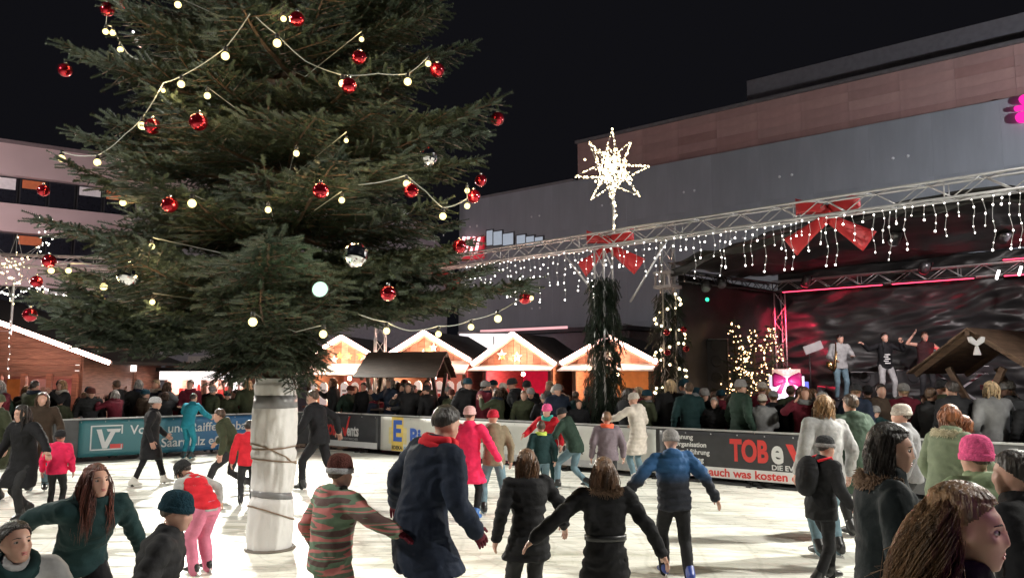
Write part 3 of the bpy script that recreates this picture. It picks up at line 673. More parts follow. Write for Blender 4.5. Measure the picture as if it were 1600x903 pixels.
sheet(lambda u, v: (-.05 + fold(u * 6, v * 3, .06), SD * (0.06 + .94 * u), SZ - .9 + (4.5 - SZ + .9) * v), 30, 20, 'side_sheet', m_tarp, stage)
def roofh(x): 
    x = x / SW
    return np.interp(x, [0, .1, .35, .6, 1], [4.55, 4.85, 5.28, 5.35, 5.0])
sheet(lambda u, v: (SW * u, -.15 + (SD + .3) * v, roofh(SW * u) * (1 - v) + (4.95 + .1 * math.sin(u * PI)) * v + fold(SW * u, v * 4, .10) - .12 * math.sin(PI * v)), 60, 24, 'roof_sheet', m_tarp, stage)
sheet(lambda u, v: (SW * u, -.18 + fold(SW * u * 1.5, v, .05), roofh(SW * u) - .02 - (.16 + .06 * math.sin(u * 40)) * v), 80, 4, 'roof_valance', m_tarp, stage)
truss('stage_truss', 'dark truss along the back of the stage roof under red light bars', st(0, SD - .35, 4.62), st(SW, SD - .35, 4.62), .30, m_alu, group='stage trusses')
truss('stage_truss', 'dark truss along the left side of the stage roof', st(0.1, .25, 4.42), st(0.1, SD - .6, 4.55), .26, m_alu_dk, group='stage trusses')
truss('stage_post', 'lattice post lit red at the back left of the stage', st(0.1, SD - .35, SZ), st(0.1, SD - .35, 4.45), .32, m_alu, group='stage posts')
tw_ = truss('stage_tower', 'tall front left stage tower wrapped in fir and lights', st(-.1, 0, 0), st(-.1, 0, 5.25), .30, m_alu, group='stage posts')
t = thing('tower_sleeve', 'pale square sleeve block round the stage tower', 'sleeve', st(-.1, 0, 4.15), S_ROT)
for z in (0, .34):
    for (x, y, w, d) in ((0, -.23, .5, .05), (0, .23, .5, .05), (-.23, 0, .05, .41), (.23, 0, .05, .41)): MB().box((x, y, z), (w, d, .07)).build('sleeve_rail', m_alu, t)
for x in (-.2, -.07, .07, .2): MB().box((x, -.23, .17), (.04, .045, .27)).build('sleeve_stud', m_alu, t)
# red light bars and the lamps that give the stage its colour
m_redbar = glow('red_led_bar', (1, .05, .11), 4.5)
for a, b_, z in ((.35, 3.2, 4.42), (3.4, 5.4, 4.42), (6.0, 7.2, 4.42), (6.0, 7.2, 4.82)):
    t = thing('red_light_bar', {(.35, 4.42): 'long red glowing light bar on the stage truss beside the red post', (3.4, 4.42): 'red glowing light bar at the middle of the stage truss', (6.0, 4.42): 'lower short red light bar above the right end of the stage', (6.0, 4.82): 'upper short red light bar above the right end of the stage'}[(a, z)], 'light bar', st(a, SD - .58, z), S_ROT, 'red light bars')
    MB().box(((b_ - a) / 2, .03, .03), (b_ - a, .08, .05)).build('housing', m_black, t); MB().box(((b_ - a) / 2, -.02, -.005), (b_ - a - .06, .05, .02)).build('light_strip', m_redbar, t)
def parcan(label, p, target, energy, col, spot=50, lens=None, green=False):
    t = thing('stage_lamp', label, 'stage lamp', p, 0, 'stage lamps'); t.rotation_euler = aim(p, target)
    MB().path([(0, 0, .32), (0, 0, .26), (0, 0, .02)], [.07, .11, .12], 14).build('can', mat('lamp_grey', (.16, .16, .17), .3, .6), t, True)
    MB().path([(0, 0, .015), (0, 0, -.005)], [.105, .105], 14).build('lens', lens or mat('lamp_glass', (.3, .3, .32), .1), t, True)
    MB().box((.14, 0, .2), (.02, .04, .26)).box((-.14, 0, .2), (.02, .04, .26)).box((0, 0, .335), (.3, .04, .02)).build('yoke', m_black, t)
    if energy: lamp('stage_beam', 'SPOT', energy, col, t, (0, 0, -.03), None, spot_size=R(spot), spot_blend=.5, shadow_soft_size=.08)
    return t
m_lw = glow('par_white', (1, .93, .92), .5); m_lr = glow('par_red', (1, .05, .1), .8)
parcan('grey stage lamp hanging left of its twin beside the wrapped tower', W(1103, 452, 19.6), W(1135, 640, 17), 0, (1, 1, 1))
parcan('grey stage lamp hanging right of its twin beside the wrapped tower', W(1128, 446, 20.2), W(1180, 640, 17), 0, (1, 1, 1))
tag(MB().ball((0, 0, 0), .05).build('indicator_lamp', glow('green_led', (.05, 1, .45), 2.0), None, True, W(1105, 468, 19.5)), 'tiny green indicator light under the left stage lamp', 'lamp')
parcan('stage lamp with white beam on the singer', st(5.0, .6, 4.75), st(2.7, 3.6, 2.3), 700, (1, .9, .9), 60, m_lw)
parcan('stage lamp with white beam at the right end of the roof', st(8.0, .6, 4.75), st(4.2, 4.0, 2.3), 700, (1, .88, .9), 62, m_lw)
parcan('red stage lamp above the back left post', st(1.2, SD - 1.0, 4.5), st(0.1, SD - .4, 2.4), 620, (1, .02, .08), 80, m_lr)
parcan('red stage lamp over the back sheet', st(4.4, SD - 1.3, 4.6), st(3.4, SD, 3.3), 12, (1, .03, .1), 95, m_lr)
parcan('white lamp washing the back sheet', st(6.8, 1.4, 4.7), st(4.2, SD, 3.0), 380, (1, .92, .9), 75, m_lw)
parcan('red uplight on the stage floor below the left of the back truss', st(1.6, SD - 1.1, SZ + .36), st(1.8, SD - .6, 4.7), 130, (1, .02, .07), 40, m_lr)
parcan('red uplight on the stage floor below the middle of the back truss', st(4.6, SD - 1.1, SZ + .36), st(4.7, SD - .6, 4.7), 130, (1, .02, .07), 40, m_lr)
for (px, py) in ((1557, 436), (1592, 430)): tag(MB().tube((0, 0, 0), (.07, 0, .2), .03, 8).build('small_stage_light', glow('cool_small', (1, .95, .95), 6), None, True, W(px, py, 17.5)), 'small bright white lamp on the back truss, %s of the pair at the far right' % ('left' if px < 1570 else 'right'), 'lamp')
# instruments, stands, speakers
def stand(label, p, top, name='microphone_stand', mic=True):
    t = thing(name, label, 'stand', p)
    MB().tube((0, 0, .02), (0, 0, top), .014, 8).build('pole', m_black, t, True)
    for k in range(3): a = k * 2.1; MB().tube((0, 0, .25), (.3 * math.cos(a), .3 * math.sin(a), .01), .011, 6).build('leg', m_black, t)
    return t
ms = stand('black music stand with tilted desk beside the gift box', W(1267, 606, 20.4).xy.to_3d() + Vector((0, 0, SZ)), 1.35, 'music_stand')
MB().box((.1, 0, 1.4), (.5, .05, .22), Matrix.Rotation(-.35, 3, 'Y')).build('desk', mat('stand_grey', (.35, .33, .33), .4), ms)
for (px, Y, w, h, lab) in ((1122, 20.4, .55, 1.6, 'tall black loudspeaker stack left of the lit fir trees'), (1350, 22.0, .7, .75, 'black stage monitor cabinet between the saxophonist and the singer'), (1425, 21.3, .8, .8, 'black amplifier cabinet behind the third musician')):
    p = XY(px, Y); t = thing('loudspeaker', lab, 'loudspeaker', (p.x, p.y, SZ), S_ROT + .4, 'loudspeakers')
    MB().box((0, 0, h / 2), (w, .5, h)).build('cabinet', m_black, t); MB().box((0, -.26, h / 2), (w - .08, .02, h - .1)).build('grille', mat('speaker_grille', (.05, .05, .052), .8, bump=.5, bscale=200), t)
    for z in np.arange(.2, h, .42): MB().path([(0, -.272, z), (0, -.285, z)], [.15, .13], 16).build('cone', m_blk, t)
    MB().box((0, 0, h + .015), (w, .3, .03)).build('handle', m_gry, t)
kb = thing('keyboard', 'black keyboard with white maker lettering on its back', 'keyboard', W(1500, 606, 17.2).xy.to_3d() + Vector((0, 0, SZ)), -.25)
MB().box((0, 0, .82), (1.25, .32, .12)).build('case', m_black, kb); text('piungo', .15, glow('kb_white', (1, 1, 1), .8), kb, (-.42, -.165, .80), .006)
MB().box((0, 0, .885), (1.15, .16, .012)).build('keys', m_wht, kb); MB().bar((-.5, 0, 0), (.5, 0, .76), .04, .04).bar((.5, 0, 0), (-.5, 0, .76), .04, .04).build('stand_legs', m_gry, kb)
MB().box((.1, -.17, .72), (.85, .03, .035)).build('stand_rail', mat('chrome', (.8, .8, .82), .15, .9), kb)
t = thing('red_beacon', 'small glowing red beacon lamp at the right of the keyboard', 'lamp', W(1556, 601, 16.4))
MB().box((0, 0, -.05), (.55, .2, .1)).build('base', mat('beacon_base', (.3, .02, .02), .3), t); MB().ball((0, -.02, .03), (.11, .1, .08)).build('lens', glow('beacon', (1, .03, .12), 5), t, True)
gift = thing('gift_box', 'glowing white gift box with a magenta ribbon bow at the stage edge', 'gift', W(1229, 606, 19.3).xy.to_3d() + Vector((0, 0, SZ)), -.3)
MB().box((0, 0, .33), (.8, .7, .66)).build('box', mat('gift_white', (.8, .75, .8), .5, emit=(.85, .8, 1), estr=.9), gift); MB().box((0, 0, .74), (.64, .6, .18)).build('lid', mat('gift_lid', (.7, .5, .45), .5, var=.3, scale=20, emit=(1, .6, .5), estr=.5), gift)
bowm = mat('magenta_ribbon', (.42, .01, .12), .45)
for s_ in (-1, 1):
    MB().loft([(Vector((s_ * x, -.42, .56 + .02 * math.sin(x * 9))), Vector((0, .05, 0)), Vector((0, 0, r))) for x, r in ((.02, .05), (.12, .11), (.28, .19), (.34, .15))], 10).build('bow_loop', bowm, gift, True)
    MB().prism([(s_ * .02, .52), (s_ * .10, .52), (s_ * .26, .26), (s_ * .14, .22)], 'y', -.40, -.38).build('bow_tail', bowm, gift)
MB().box((.45, -.1, .3), (.1, .3, .45)).build('side_panel', mat('gift_blue', (.1, .12, .5), .5, emit=(.2, .25, 1), estr=.5), gift)
lamp('gift_glow', 'POINT', 18, (.9, .8, 1), gift, (0, -.75, .4), None, shadow_soft_size=.1)

# ================================================================== FIR FOLIAGE
m_bark = mat('fir_bark', (0.10, 0.065, 0.045), .85, var=.3, scale=12, bump=.5)
def needle_material(name, c0, c1):
    m = bpy.data.materials.new(name); m.use_nodes = True; MATS[name] = m; n = m.node_tree.nodes; l = m.node_tree.links; b = n['Principled BSDF']
    at = n.new('ShaderNodeAttribute'); at.attribute_name = 'tint'; oi = n.new('ShaderNodeObjectInfo')
    r = n.new('ShaderNodeValToRGB'); r.color_ramp.elements[0].color = c0 + (1,); r.color_ramp.elements[1].color = c1 + (1,)
    ad = n.new('ShaderNodeMath'); ad.operation = 'MULTIPLY_ADD'; ad.inputs[1].default_value = .35; l.new(oi.outputs['Random'], ad.inputs[0]); l.new(at.outputs['Fac'], ad.inputs[2])
    sb = n.new('ShaderNodeMath'); sb.operation = 'SUBTRACT'; sb.inputs[1].default_value = .17; l.new(ad.outputs[0], sb.inputs[0])
    l.new(sb.outputs[0], r.inputs[0]); l.new(r.outputs[0], b.inputs['Base Color']); b.inputs['Roughness'].default_value = .5
    b.inputs['Specular IOR Level'].default_value = .35
    return m
m_needle = needle_material('fir_needles', (.015, .029, .018), (.085, .112, .074))
def shoot_template(rng, n=50, L=.12, nl=.030, w=.0085):
    V = []; Fc = []
    for k in range(n):
        t = .04 + .96 * (k / n); a = k * 2.4 + rng.uniform(-.3, .3)
        up = math.sin(a)
        r = nl * (1.0 - .25 * t) * (1 if up > -.3 else .75)
        rad = np.array((0, math.cos(a), up)); ax = np.array((1., 0, 0))
        d = rad * .90 + ax * .38; tan = np.array((0, -math.sin(a), math.cos(a)))
        p = ax * (L * t); i = len(V)
        V += [p + tan * w * .5, p - tan * w * .5, p + d * r]; Fc.append((i, i + 1, i + 2))
    # end bud
    for k in range(10):
        a = k * PI / 5; p = np.array((L, 0, 0)); i = len(V); q_ = .85 if k % 2 else .5; d = np.array((1.05 - q_ * .6, q_ * math.cos(a), q_ * math.sin(a))); tan = np.array((0, -math.sin(a), math.cos(a)))
        V += [p + tan * w * .5, p - tan * w * .5, p + d * nl * .8]; Fc.append((i, i + 1, i + 2))
    # stem
    i = len(V)
    for x in (0, L):
        for k in range(3): V.append(np.array((x, .004 * math.cos(k * 2.1), .004 * math.sin(k * 2.1))))
    for k in range(3): Fc.append((i + k, i + (k + 1) % 3, i + 3 + (k + 1) % 3)); Fc.append((i + k, i + 3 + (k + 1) % 3, i + 3 + k))
    return np.array(V), np.array(Fc)
SHOOTS = [shoot_template(RNG) for _ in range(4)]
def shoots_mesh(name, items, mats, wood_mb=None, rng=RNG):
    """items: list of (pos, dir, up, scale, tint) -> one mesh of needle shoots (plus optional wood)"""
    Vs = []; Fs = []; T = []; off = 0; M = []
    if wood_mb is not None and wood_mb.v:
        wv = np.array(wood_mb.v); tri = []
        for f in wood_mb.f:
            for q in range(1, len(f) - 1): tri.append((f[0], f[q], f[q + 1]))
        Vs.append(wv); Fs.append(np.array(tri)); T.append(np.zeros(len(wv))); off = len(wv); M.append(np.ones(len(tri), dtype=int))
    by = [[] for _ in SHOOTS]
    for it in items: by[rng.integers(len(SHOOTS))].append(it)
    for (tv, tf), its in zip(SHOOTS, by):
        if not its: continue
        P = np.array([i[0] for i in its], float); D = np.array([i[1] for i in its], float); U = np.array([i[2] for i in its], float)
        S = np.array([i[3] for i in its], float); C = np.array([i[4] for i in its], float)
        D /= np.linalg.norm(D, axis=1, keepdims=True); Y = np.cross(U, D); Y /= np.linalg.norm(Y, axis=1, keepdims=True) + 1e-9; Z = np.cross(D, Y)
        X = tv[None, :, 0, None] * D[:, None] + tv[None, :, 1, None] * Y[:, None] + tv[None, :, 2, None] * Z[:, None]
        X = X * S[:, None, None] + P[:, None]; n_ = len(its); nv = len(tv)
        Vs.append(X.reshape(-1, 3)); Fs.append((tf[None] + (np.arange(n_) * nv)[:, None, None]).reshape(-1, 3) + off)
        # young tips paler than the inner needles
        T.append((C[:, None] + .25 * (tv[None, :, 0] / .13 - .5)).reshape(-1)); off += n_ * nv; M.append(np.zeros(n_ * len(tf), dtype=int))
    V = np.concatenate(Vs); Fc = np.concatenate(Fs).astype(np.int32); T = np.concatenate(T); M = np.concatenate(M)
    me = bpy.data.meshes.new(name); me.vertices.add(len(V)); me.vertices.foreach_set('co', V.ravel().astype(np.float32))
    me.loops.add(len(Fc) * 3); me.loops.foreach_set('vertex_index', Fc.ravel()); me.polygons.add(len(Fc))
    me.polygons.foreach_set('loop_start', np.arange(0, len(Fc) * 3, 3, dtype=np.int32)); me.polygons.foreach_set('loop_total', np.full(len(Fc), 3, dtype=np.int32))
    for m in mats: me.materials.append(m)
    me.polygons.foreach_set('material_index', M.astype(np.int32))
    at = me.attributes.new('tint', 'FLOAT', 'POINT'); at.data.foreach_set('value', T.astype(np.float32)); me.update(); me.validate()
    return me
def bough_mesh(L, rng, dens=1.0):
    """flat layered fir bough along +x, fan in xy, tips lifting"""
    items = []; wd = MB()
    droop = rng.uniform(.03, .09)
    def axis(t): return np.array((L * t, .05 * L * math.sin(3 * t + L), -droop * L * math.sin(t * PI * .9) + .10 * L * t * t))
    wd.path([axis(t) for t in np.linspace(0, 1, 8)], [.030 * (1 - t) + .006 for t in np.linspace(0, 1, 8)], 5)
    x = .16 * L
    while x < L * .985:
        t = x / L
        for s_ in (-1, 1):
            ln = min(.80, .62 * (L - x) * .85 + .12) * rng.uniform(.75, 1.15) * min(1, .5 + t * 1.8)
            p0 = axis(t); ang = R(rng.uniform(42, 62)); d = np.array((math.cos(ang), s_ * math.sin(ang), rng.uniform(-.14, .12)))
            n_ = max(2, int(ln / .085 * dens)); sag = rng.uniform(-.03, .06)
            p1 = p0 + d * ln; p1[2] -= sag
            wd.tube(p0, p1, .006, 3)
            for k in range(n_ + 1):
                q = (k + .5) / (n_ + .5); pp = p0 + d * ln * q - np.array((0, 0, sag * q * q))
                tint = rng.uniform(.1, .55) + .25 * q * t
                if k == n_:
                    items.append((pp, d + rng.normal(0, .08, 3), (0, 0, 1), rng.uniform(.95, 1.3), tint + .15)); continue
                for s2 in (-1, 1):
                    a2 = R(rng.uniform(35, 60)); c, s3 = math.cos(a2 * s2), math.sin(a2 * s2)
                    dd = np.array((d[0] * c - d[1] * s3, d[0] * s3 + d[1] * c, d[2] + rng.uniform(-.25, .3)))
                    items.append((pp, dd, (0, 0, 1), rng.uniform(.75, 1.2), tint))
                if rng.random() < .45: items.append((pp, d + np.array((0, 0, rng.uniform(.5, 1.1))), (1, 0, .2), rng.uniform(.6, .9), tint + .1))
                if rng.random() < .35: items.append((pp, d + np.array((0, 0, -rng.uniform(.5, 1.1))), (1, 0, .2), rng.uniform(.6, .9), tint - .1))
        x += rng.uniform(.075, .115) / dens
    items.append((axis(1), axis(1) - axis(.95), (0, 0, 1), 1.35, .8))
    return shoots_mesh('branch', items, [m_needle, m_bark], wd, rng)
TG = G(422, 858); TX, TY = TG.x, TG.y
tree = thing('christmas_tree', 'tall decorated fir tree with white wrapped trunk standing in the ice', 'tree', (TX, TY, 0))
LONG = [bough_mesh(2.55, RNG) for _ in range(5)]; MID = [bough_mesh(1.7, RNG) for _ in range(4)]; SHORT = [bough_mesh(1.0, RNG) for _ in range(3)]
MB().path([(0, 0, 0.05), (.02, 0, 2.2), (0, .03, 6), (0, 0, 12.2)], [.20, .17, .11, .015], 12).build('trunk', m_bark, tree, True)
def tree_r(z): return float(np.interp(z, [1.9, 2.5, 3.0, 4.2, 5.5, 6.5, 8, 10, 12.3], [1.4, 2.3, 2.6, 2.42, 2.2, 1.95, 1.65, 1.0, .1]))
z = 2.62; lvl = 0
while z < 12.0:
    nb = 9 if z < 7 else 7
    for k in range(nb):
        az = 2 * PI * (k + .5 * (lvl % 2)) / nb + random.uniform(-.22, .22); zz = z + random.uniform(-.14, .14)
        if zz < 2.95 and math.cos(az) > .1: zz += .35
        L = tree_r(zz) * random.uniform(.70, 1.08) * (.92 if math.cos(az) < -.3 else 1)
        src, base = (LONG, 2.55) if L > 2.05 else ((MID, 1.7) if L > 1.25 else (SHORT, 1.0))
        pitch = random.uniform(-.04, .12) if zz > 3.1 else random.uniform(-.06, .07)     # lower boughs droop
        if zz > 6: pitch -= .12
        o = link('branch', random.choice(src), tree, (.08 * math.cos(az), .08 * math.sin(az), zz))
        o.rotation_euler = (random.uniform(-.25, .25), pitch, az); sl = (L - .08) / base; o.scale = (sl, sl * random.uniform(.95, 1.15), sl)
    z += .37 if z < 7.2 else .6; lvl += 1
# short inner and drooping boughs at the bottom of the crown
for k in range(22):
    az = 2 * PI * k / 22 + random.uniform(-.1, .1)
    if math.cos(az) > .3: continue
    o = link('branch', random.choice(MID + SHORT), tree, (.12 * math.cos(az), .12 * math.sin(az), random.uniform(2.35, 2.8)))
    o.rotation_euler = (random.uniform(-.3, .3), random.uniform(.2, .5), az); o.scale = (.62,) * 3
for k in range(16):   # drooping sprays just above the wrap
    az = 2 * PI * k / 16 + random.uniform(-.2, .2); o = link('branch', random.choice(SHORT), tree, (.12 * math.cos(az), .12 * math.sin(az), random.uniform(2.45, 2.85))); o.rotation_euler = (random.uniform(-.3, .3), random.uniform(.35, 1.0), az); o.scale = (random.uniform(.55, .85),) * 3
for k in range(16):   # sprays hanging in front of the trunk above the wrap
    az = -PI / 2 + random.uniform(-1.5, 1.5); o = link('branch', random.choice(SHORT), tree, (.16 * math.cos(az), .16 * math.sin(az), random.uniform(2.35, 2.75))); o.rotation_euler = (random.uniform(-.3, .3), random.uniform(.45, 1.15), az); o.scale = (random.uniform(.5, .8),) * 3
for k in range(16):   # low boughs towards the camera and the left
    az = -PI / 2 + random.uniform(-.9, .75) if k < 9 else PI + random.uniform(-.7, .9); L = random.uniform(1.5, 2.3)
    o = link('branch', random.choice(LONG), tree, (.1 * math.cos(az), .1 * math.sin(az), random.uniform(2.5, 2.75) - (.12 if k >= 9 else 0))); o.rotation_euler = (random.uniform(-.2, .2), random.uniform(-.02, .08), az); o.scale = (L / 2.55,) * 3
# a few long tips that stand out of the silhouette in the photograph: (tip pixel, height at the trunk)
def spray(px, py, Y, z0, mesh, base):
    tip = W(px, py, Y); d = tip - Vector((TX, TY, z0)); o = link('branch', mesh, tree, (0, 0, z0)); L = d.length / base
    o.rotation_euler = (0, -math.atan2(d.z, d.xy.length) + .03, math.atan2(d.y, d.x)); o.scale = (L, L * .9, L)
for q, (px, py, z0) in enumerate(((835, 462, 3.2), (88, 85, 5.6), (790, 172, 4.9), (745, 85, 5.7), (45, 352, 3.9), (40, 478, 3.05), (755, 268, 4.4), (105, 215, 4.9), (660, 5, 6.3), (150, 0, 6.4), (720, 400, 3.5), (75, 440, 3.2))):
    spray(px, py, TY + (.3 if q % 2 else -.4), z0, LONG[q % 5], 2.62)
# white sheet wound round the trunk
m_wrap = mat('wrap_sheet', (.56, .55, .55), .5, var=.08, scale=1.6, bump=.35, bscale=9)
wr_ = []
def wrap_r(a, z):
    return .245 + .03 * noise.noise(Vector((math.cos(a) * 1.6, math.sin(a) * 1.6, z * 1.8))) + .018 * noise.noise(Vector((math.cos(a) * 5, math.sin(a) * 5, z * 5))) + .009 * (.4 - abs(noise.noise(Vector((math.cos(a) * 6 + z, math.sin(a) * 6, z * 1.3 + 4))))) + .010 * (.4 - abs(noise.noise(Vector((math.cos(a) * 9, math.sin(a) * 9 - z * 3, z * 4 + 9))))) - .03 * (math.exp(-((z - .62) / .05) ** 2) + math.exp(-((z - 1.02) / .035) ** 2) * .7 + math.exp(-((z - 1.16) / .035) ** 2) * .7 + math.exp(-((z - 1.72) / .07) ** 2) * .5) + .012 * math.exp(-((z - .3) / .2) ** 2)
V = []; Fc = []; na, nzz = 80, 110
for j in range(nzz + 1):
    z = .03 + 1.94 * j / nzz
    for i in range(na): a = 2 * PI * i / na; r = wrap_r(a, z) * (1 if j < nzz - 3 else .93); V.append((r * math.cos(a), r * math.sin(a), z))
for j in range(nzz):
    for i in range(na): Fc.append((j * na + i, j * na + (i + 1) % na, (j + 1) * na + (i + 1) % na, (j + 1) * na + i))
wrap = MB().add(V, Fc).build('trunk_wrap', m_wrap, tree, True)
def bandm(z0, tilt, h, name, m, d=.006):
    V = []; Fc = []; n_ = 44
    for i in range(n_):
        a = 2 * PI * i / n_; zc = z0 + tilt * math.cos(a + 2.4)
        for dz, dr in ((-h / 2, d), (h / 2, d), (h / 2, -.02), (-h / 2, -.02)): r = wrap_r(a, zc + dz) + dr; V.append((r * math.cos(a), r * math.sin(a), zc + dz))
    for i in range(n_):
        j = (i + 1) % n_
        for q in range(4): Fc.append((i * 4 + q, j * 4 + q, j * 4 + (q + 1) % 4, i * 4 + (q + 1) % 4))
    return MB().add(V, Fc).build(name, m, wrap, True)
m_tape = mat('grey_tape', (.16, .16, .17), .35, var=.1)
bandm(1.70, .0, .15, 'tape_band', m_tape, .004); bandm(.63, .03, .075, 'tape_band', m_tape)
m_cord = mat('rope_brown', (.20, .14, .10), .8)
for z0, tl in ((1.02, .03), (1.17, -.01), (1.09, .13), (.42, .10)): bandm(z0, tl, .016, 'rope', m_cord, .012)
MB().path([(.27 * math.cos(a), .27 * math.sin(a), .02) for a in np.linspace(0, 6.28, 24)], .022, 6).build('base_ring', mat('wet_wood', (.12, .10, .08), .6), tree)

# ---- ornaments on the tree
def on_tree(px, py, k=.97):
    z = W(px, py, TY).z; dx = W(px, py, TY).x - TX; r = tree_r(min(max(z, 2.3), 12))
    dep = math.sqrt(max(0, r * r - dx * dx)); Y = TY - dep * k
    return W(px, py, max(Y, 4.5))
m_bauble = mat('red_bauble', (.48, .012, .03), .08, .85, var=.05, coat=.5); m_silver = mat('silver_cap', (.7, .7, .7), .2, .9)
me_b = MB().ball((0, 0, 0), .078, 20, 14).mesh('bauble', m_bauble, True); me_c = MB().tube((0, 0, .074), (0, 0, .10), .018, 8).mesh('cap', m_silver, True)
BA = [(168, 15), (195, 8), (464, 30), (102, 110), (310, 191), (238, 198), (545, 134), (683, 110), (777, 186), (68, 298), (265, 320), (501, 298), (642, 298), (740, 307), (751, 282), (718, 385), (606, 458), (77, 408), (57, 440), (47, 492), (820, 466), (561, 90)]
BL = ['red bauble at the top left edge, left of a pair', 'red bauble at the top left edge, right of a pair', 'red bauble beside a bulb near the top of the tree', 'red bauble hanging from the tip of the upper left branch against the sky', 'red bauble at upper left below the looped light string', 'red bauble half behind a bulb on the looped light string', 'red bauble behind a bulb on the right hand light string', 'red bauble behind a bulb on the upper right branch', 'red bauble at the far right branch tip against the sky', 'red bauble in front of the office windows', 'dark red bauble beside a bulb left of the crown centre', 'red bauble at the middle of the crown', 'red bauble under a bulb right of the crown centre', 'red bauble between two bulbs at the right edge', 'small red bauble above the bulbs at the right edge', 'red bauble in front of the neon sign', 'red bauble low on the right beside the green white lamp', 'red bauble in front of the left truss', 'red bauble below the left truss', 'red bauble just above the timber hut roof', 'red bauble at the lowest right branch tip beside a bulb', 'unlit dark red bauble high on the right of the crown']
for (px, py), lb in zip(BA, BL):
    o = link('bauble', me_b, None, on_tree(px, py, 1.0)); tag(o, lb, 'bauble', 'red baubles on the tree'); link('cap', me_c, o); o.scale = (random.uniform(.9, 1.12),) * 3
mirb = MB().ball((0, 0, 0), 1.0, 26, 18); mirb.v = [tuple(c * (1 + .022 * math.sin(i * 12.9898 + j * 4.1)) for j, c in enumerate(v)) for i, v in enumerate(mirb.v)]
mir = mirb.mesh('mirror_ball', mat('mirror_facets', (.85, .85, .87), .06, 1.0, var=.02), False)
for px, py, r, lb in ((222, 57, .13, 'mirror ball near the top left of the tree'), (203, 428, .12, 'large mirror ball at the lower left of the tree'), (555, 398, .115, 'large mirror ball right of the crown centre above the green lamp'), (668, 245, .10, 'small mirror ball at the right of the crown')):
    o = link('mirror_ball', mir, None, on_tree(px, py, 1.0)); o.scale = (r,) * 3; o.rotation_euler = (.2, .1, px); tag(o, 'faceted silver ' + lb, 'mirror ball', 'mirror balls on the tree'); link('cap', me_c, o, (0, 0, .3), None, 5)
# light strings with frosted bulbs
m_bulb = glow('warm_bulb', (1.0, .84, .36), 2.6, False); m_wire = mat('pale_cable', (.30, .32, .30), .6)
me_bulb = MB().ball((0, 0, 0), .036, 12, 9).mesh('bulb', m_bulb, True); me_sock = MB().path([(0, 0, .035), (0, 0, .085)], [.024, .018], 8).mesh('socket', m_black, True)
BULB_L = bpy.data.lights.new('bulb_light', 'POINT'); BULB_L.energy = 9.0; BULB_L.color = (1, .72, .34); BULB_L.shadow_soft_size = .055
def light_string(label, pts, k=1.0, sink=0.0):
    t = thing('light_string', label, 'string lights', on_tree(*pts[0][:2], k), 0, 'bulb strings on the tree'); o0 = t.location.copy()
    P = [on_tree(p[0], p[1], k) for p in pts]; W_ = []
    for i in range(len(P) - 1):
        for q in range(6):
            f = q / 6; sag = .03 * (P[i + 1] - P[i]).length * math.sin(PI * f)
            W_.append(P[i].lerp(P[i + 1], f) - o0 + Vector((0, sink * min(1, 2.2 * math.sin(PI * f)), .085 - sag)))
    W_.append(P[-1] - o0 + Vector((0, 0, .085)))
    if sink:
        W_ = []
        for q in P: b0 = q - o0 + Vector((0, 0, .085)); dv = (Vector((TX, TY, q.z)) - q).normalized() * sink; W_ += [b0 + dv, b0, b0 + dv + Vector((.004, 0, 0))]
    MB().path(W_, .0055, 5).build('cable', m_wire, t, True)
    for p, c in zip(P, pts):
        if len(c) > 2 and c[2] == 0: continue
        b_ = link('bulb', me_bulb, t, p - o0); link('socket', me_sock, b_); s_ = c[2] if len(c) > 2 else 1; b_.scale = (s_,) * 3; ld = link('bulb_light', BULB_L, t, p - o0)
light_string('bulb string running down the top left edge of the tree', [(168, 20, 0), (165, 50), (176, 52), (188, 78), (215, 105, 0)])
light_string('looped bulb string sweeping down the left of the tree', [(390, 35, 0), (352, 88, 1.1), (283, 132), (255, 142, .6), (222, 197, 1.1), (195, 222, 0), (152, 254, 1.1), (96, 248, 1.2)])
light_string('looped bulb string hanging across the right of the tree', [(400, 40, 0), (433, 68, 1.1), (478, 110, 0), (535, 131), (590, 128, 0), (637, 128, 1.1), (669, 100, .9)])
light_string('bulb string at the right edge of the crown', [(560, 303, 0), (635, 287, .9), (665, 312, 0), (692, 338), (730, 322, .9), (730, 298, .8)])
light_string('bulb string along the lowest right branches', [(560, 505, 0), (604, 517, .9), (640, 530, 0), (685, 522, .9), (736, 511), (778, 498, 1.25), (830, 466, .8)])
light_string('short bulb string near the top of the crown', [(278, 8), (443, 30, .8), (565, 62, .7)], .95, 1.5)
light_string('bulb string in the shaded middle of the crown', [(324, 150, .9), (463, 240, .8), (541, 220, .6)], .95, 1.5)
light_string('bulb string across the lower middle of the crown', [(192, 317, .9), (300, 318, 1.1), (419, 328, .8), (534, 313, .8)], .96, 1.5)
light_string('bulb string above the timber hut', [(80, 423, 1.0), (107, 423, .9), (162, 448), (238, 472, .7), (237, 385, .8)], 1.0, 1.3)
light_string('bulb string low above the wrapped trunk', [(395, 503, 1.1), (505, 522, 1.0)], 1.0, 1.3)
# green-white lamp hung on the tree
t = thing('tree_floodlight', 'round greenish white lamp glowing low in the front of the tree', 'floodlight', on_tree(500, 452, 1.0)); t.rotation_euler = (R(84), 0, 0)
MB().path([(0, 0, -.10), (0, 0, 0)], [.05, .08], 16).build('housing', m_black, t, True); MB().ball((0, 0, 0), (.068, .068, .03), 16, 8).build('lens', glow('green_white', (.62, 1.0, .76), 1.5, False), t, True); lamp('green_beam', 'POINT', 7, (.45, 1, .6), t, (0, 0, .06), None, shadow_soft_size=.08)
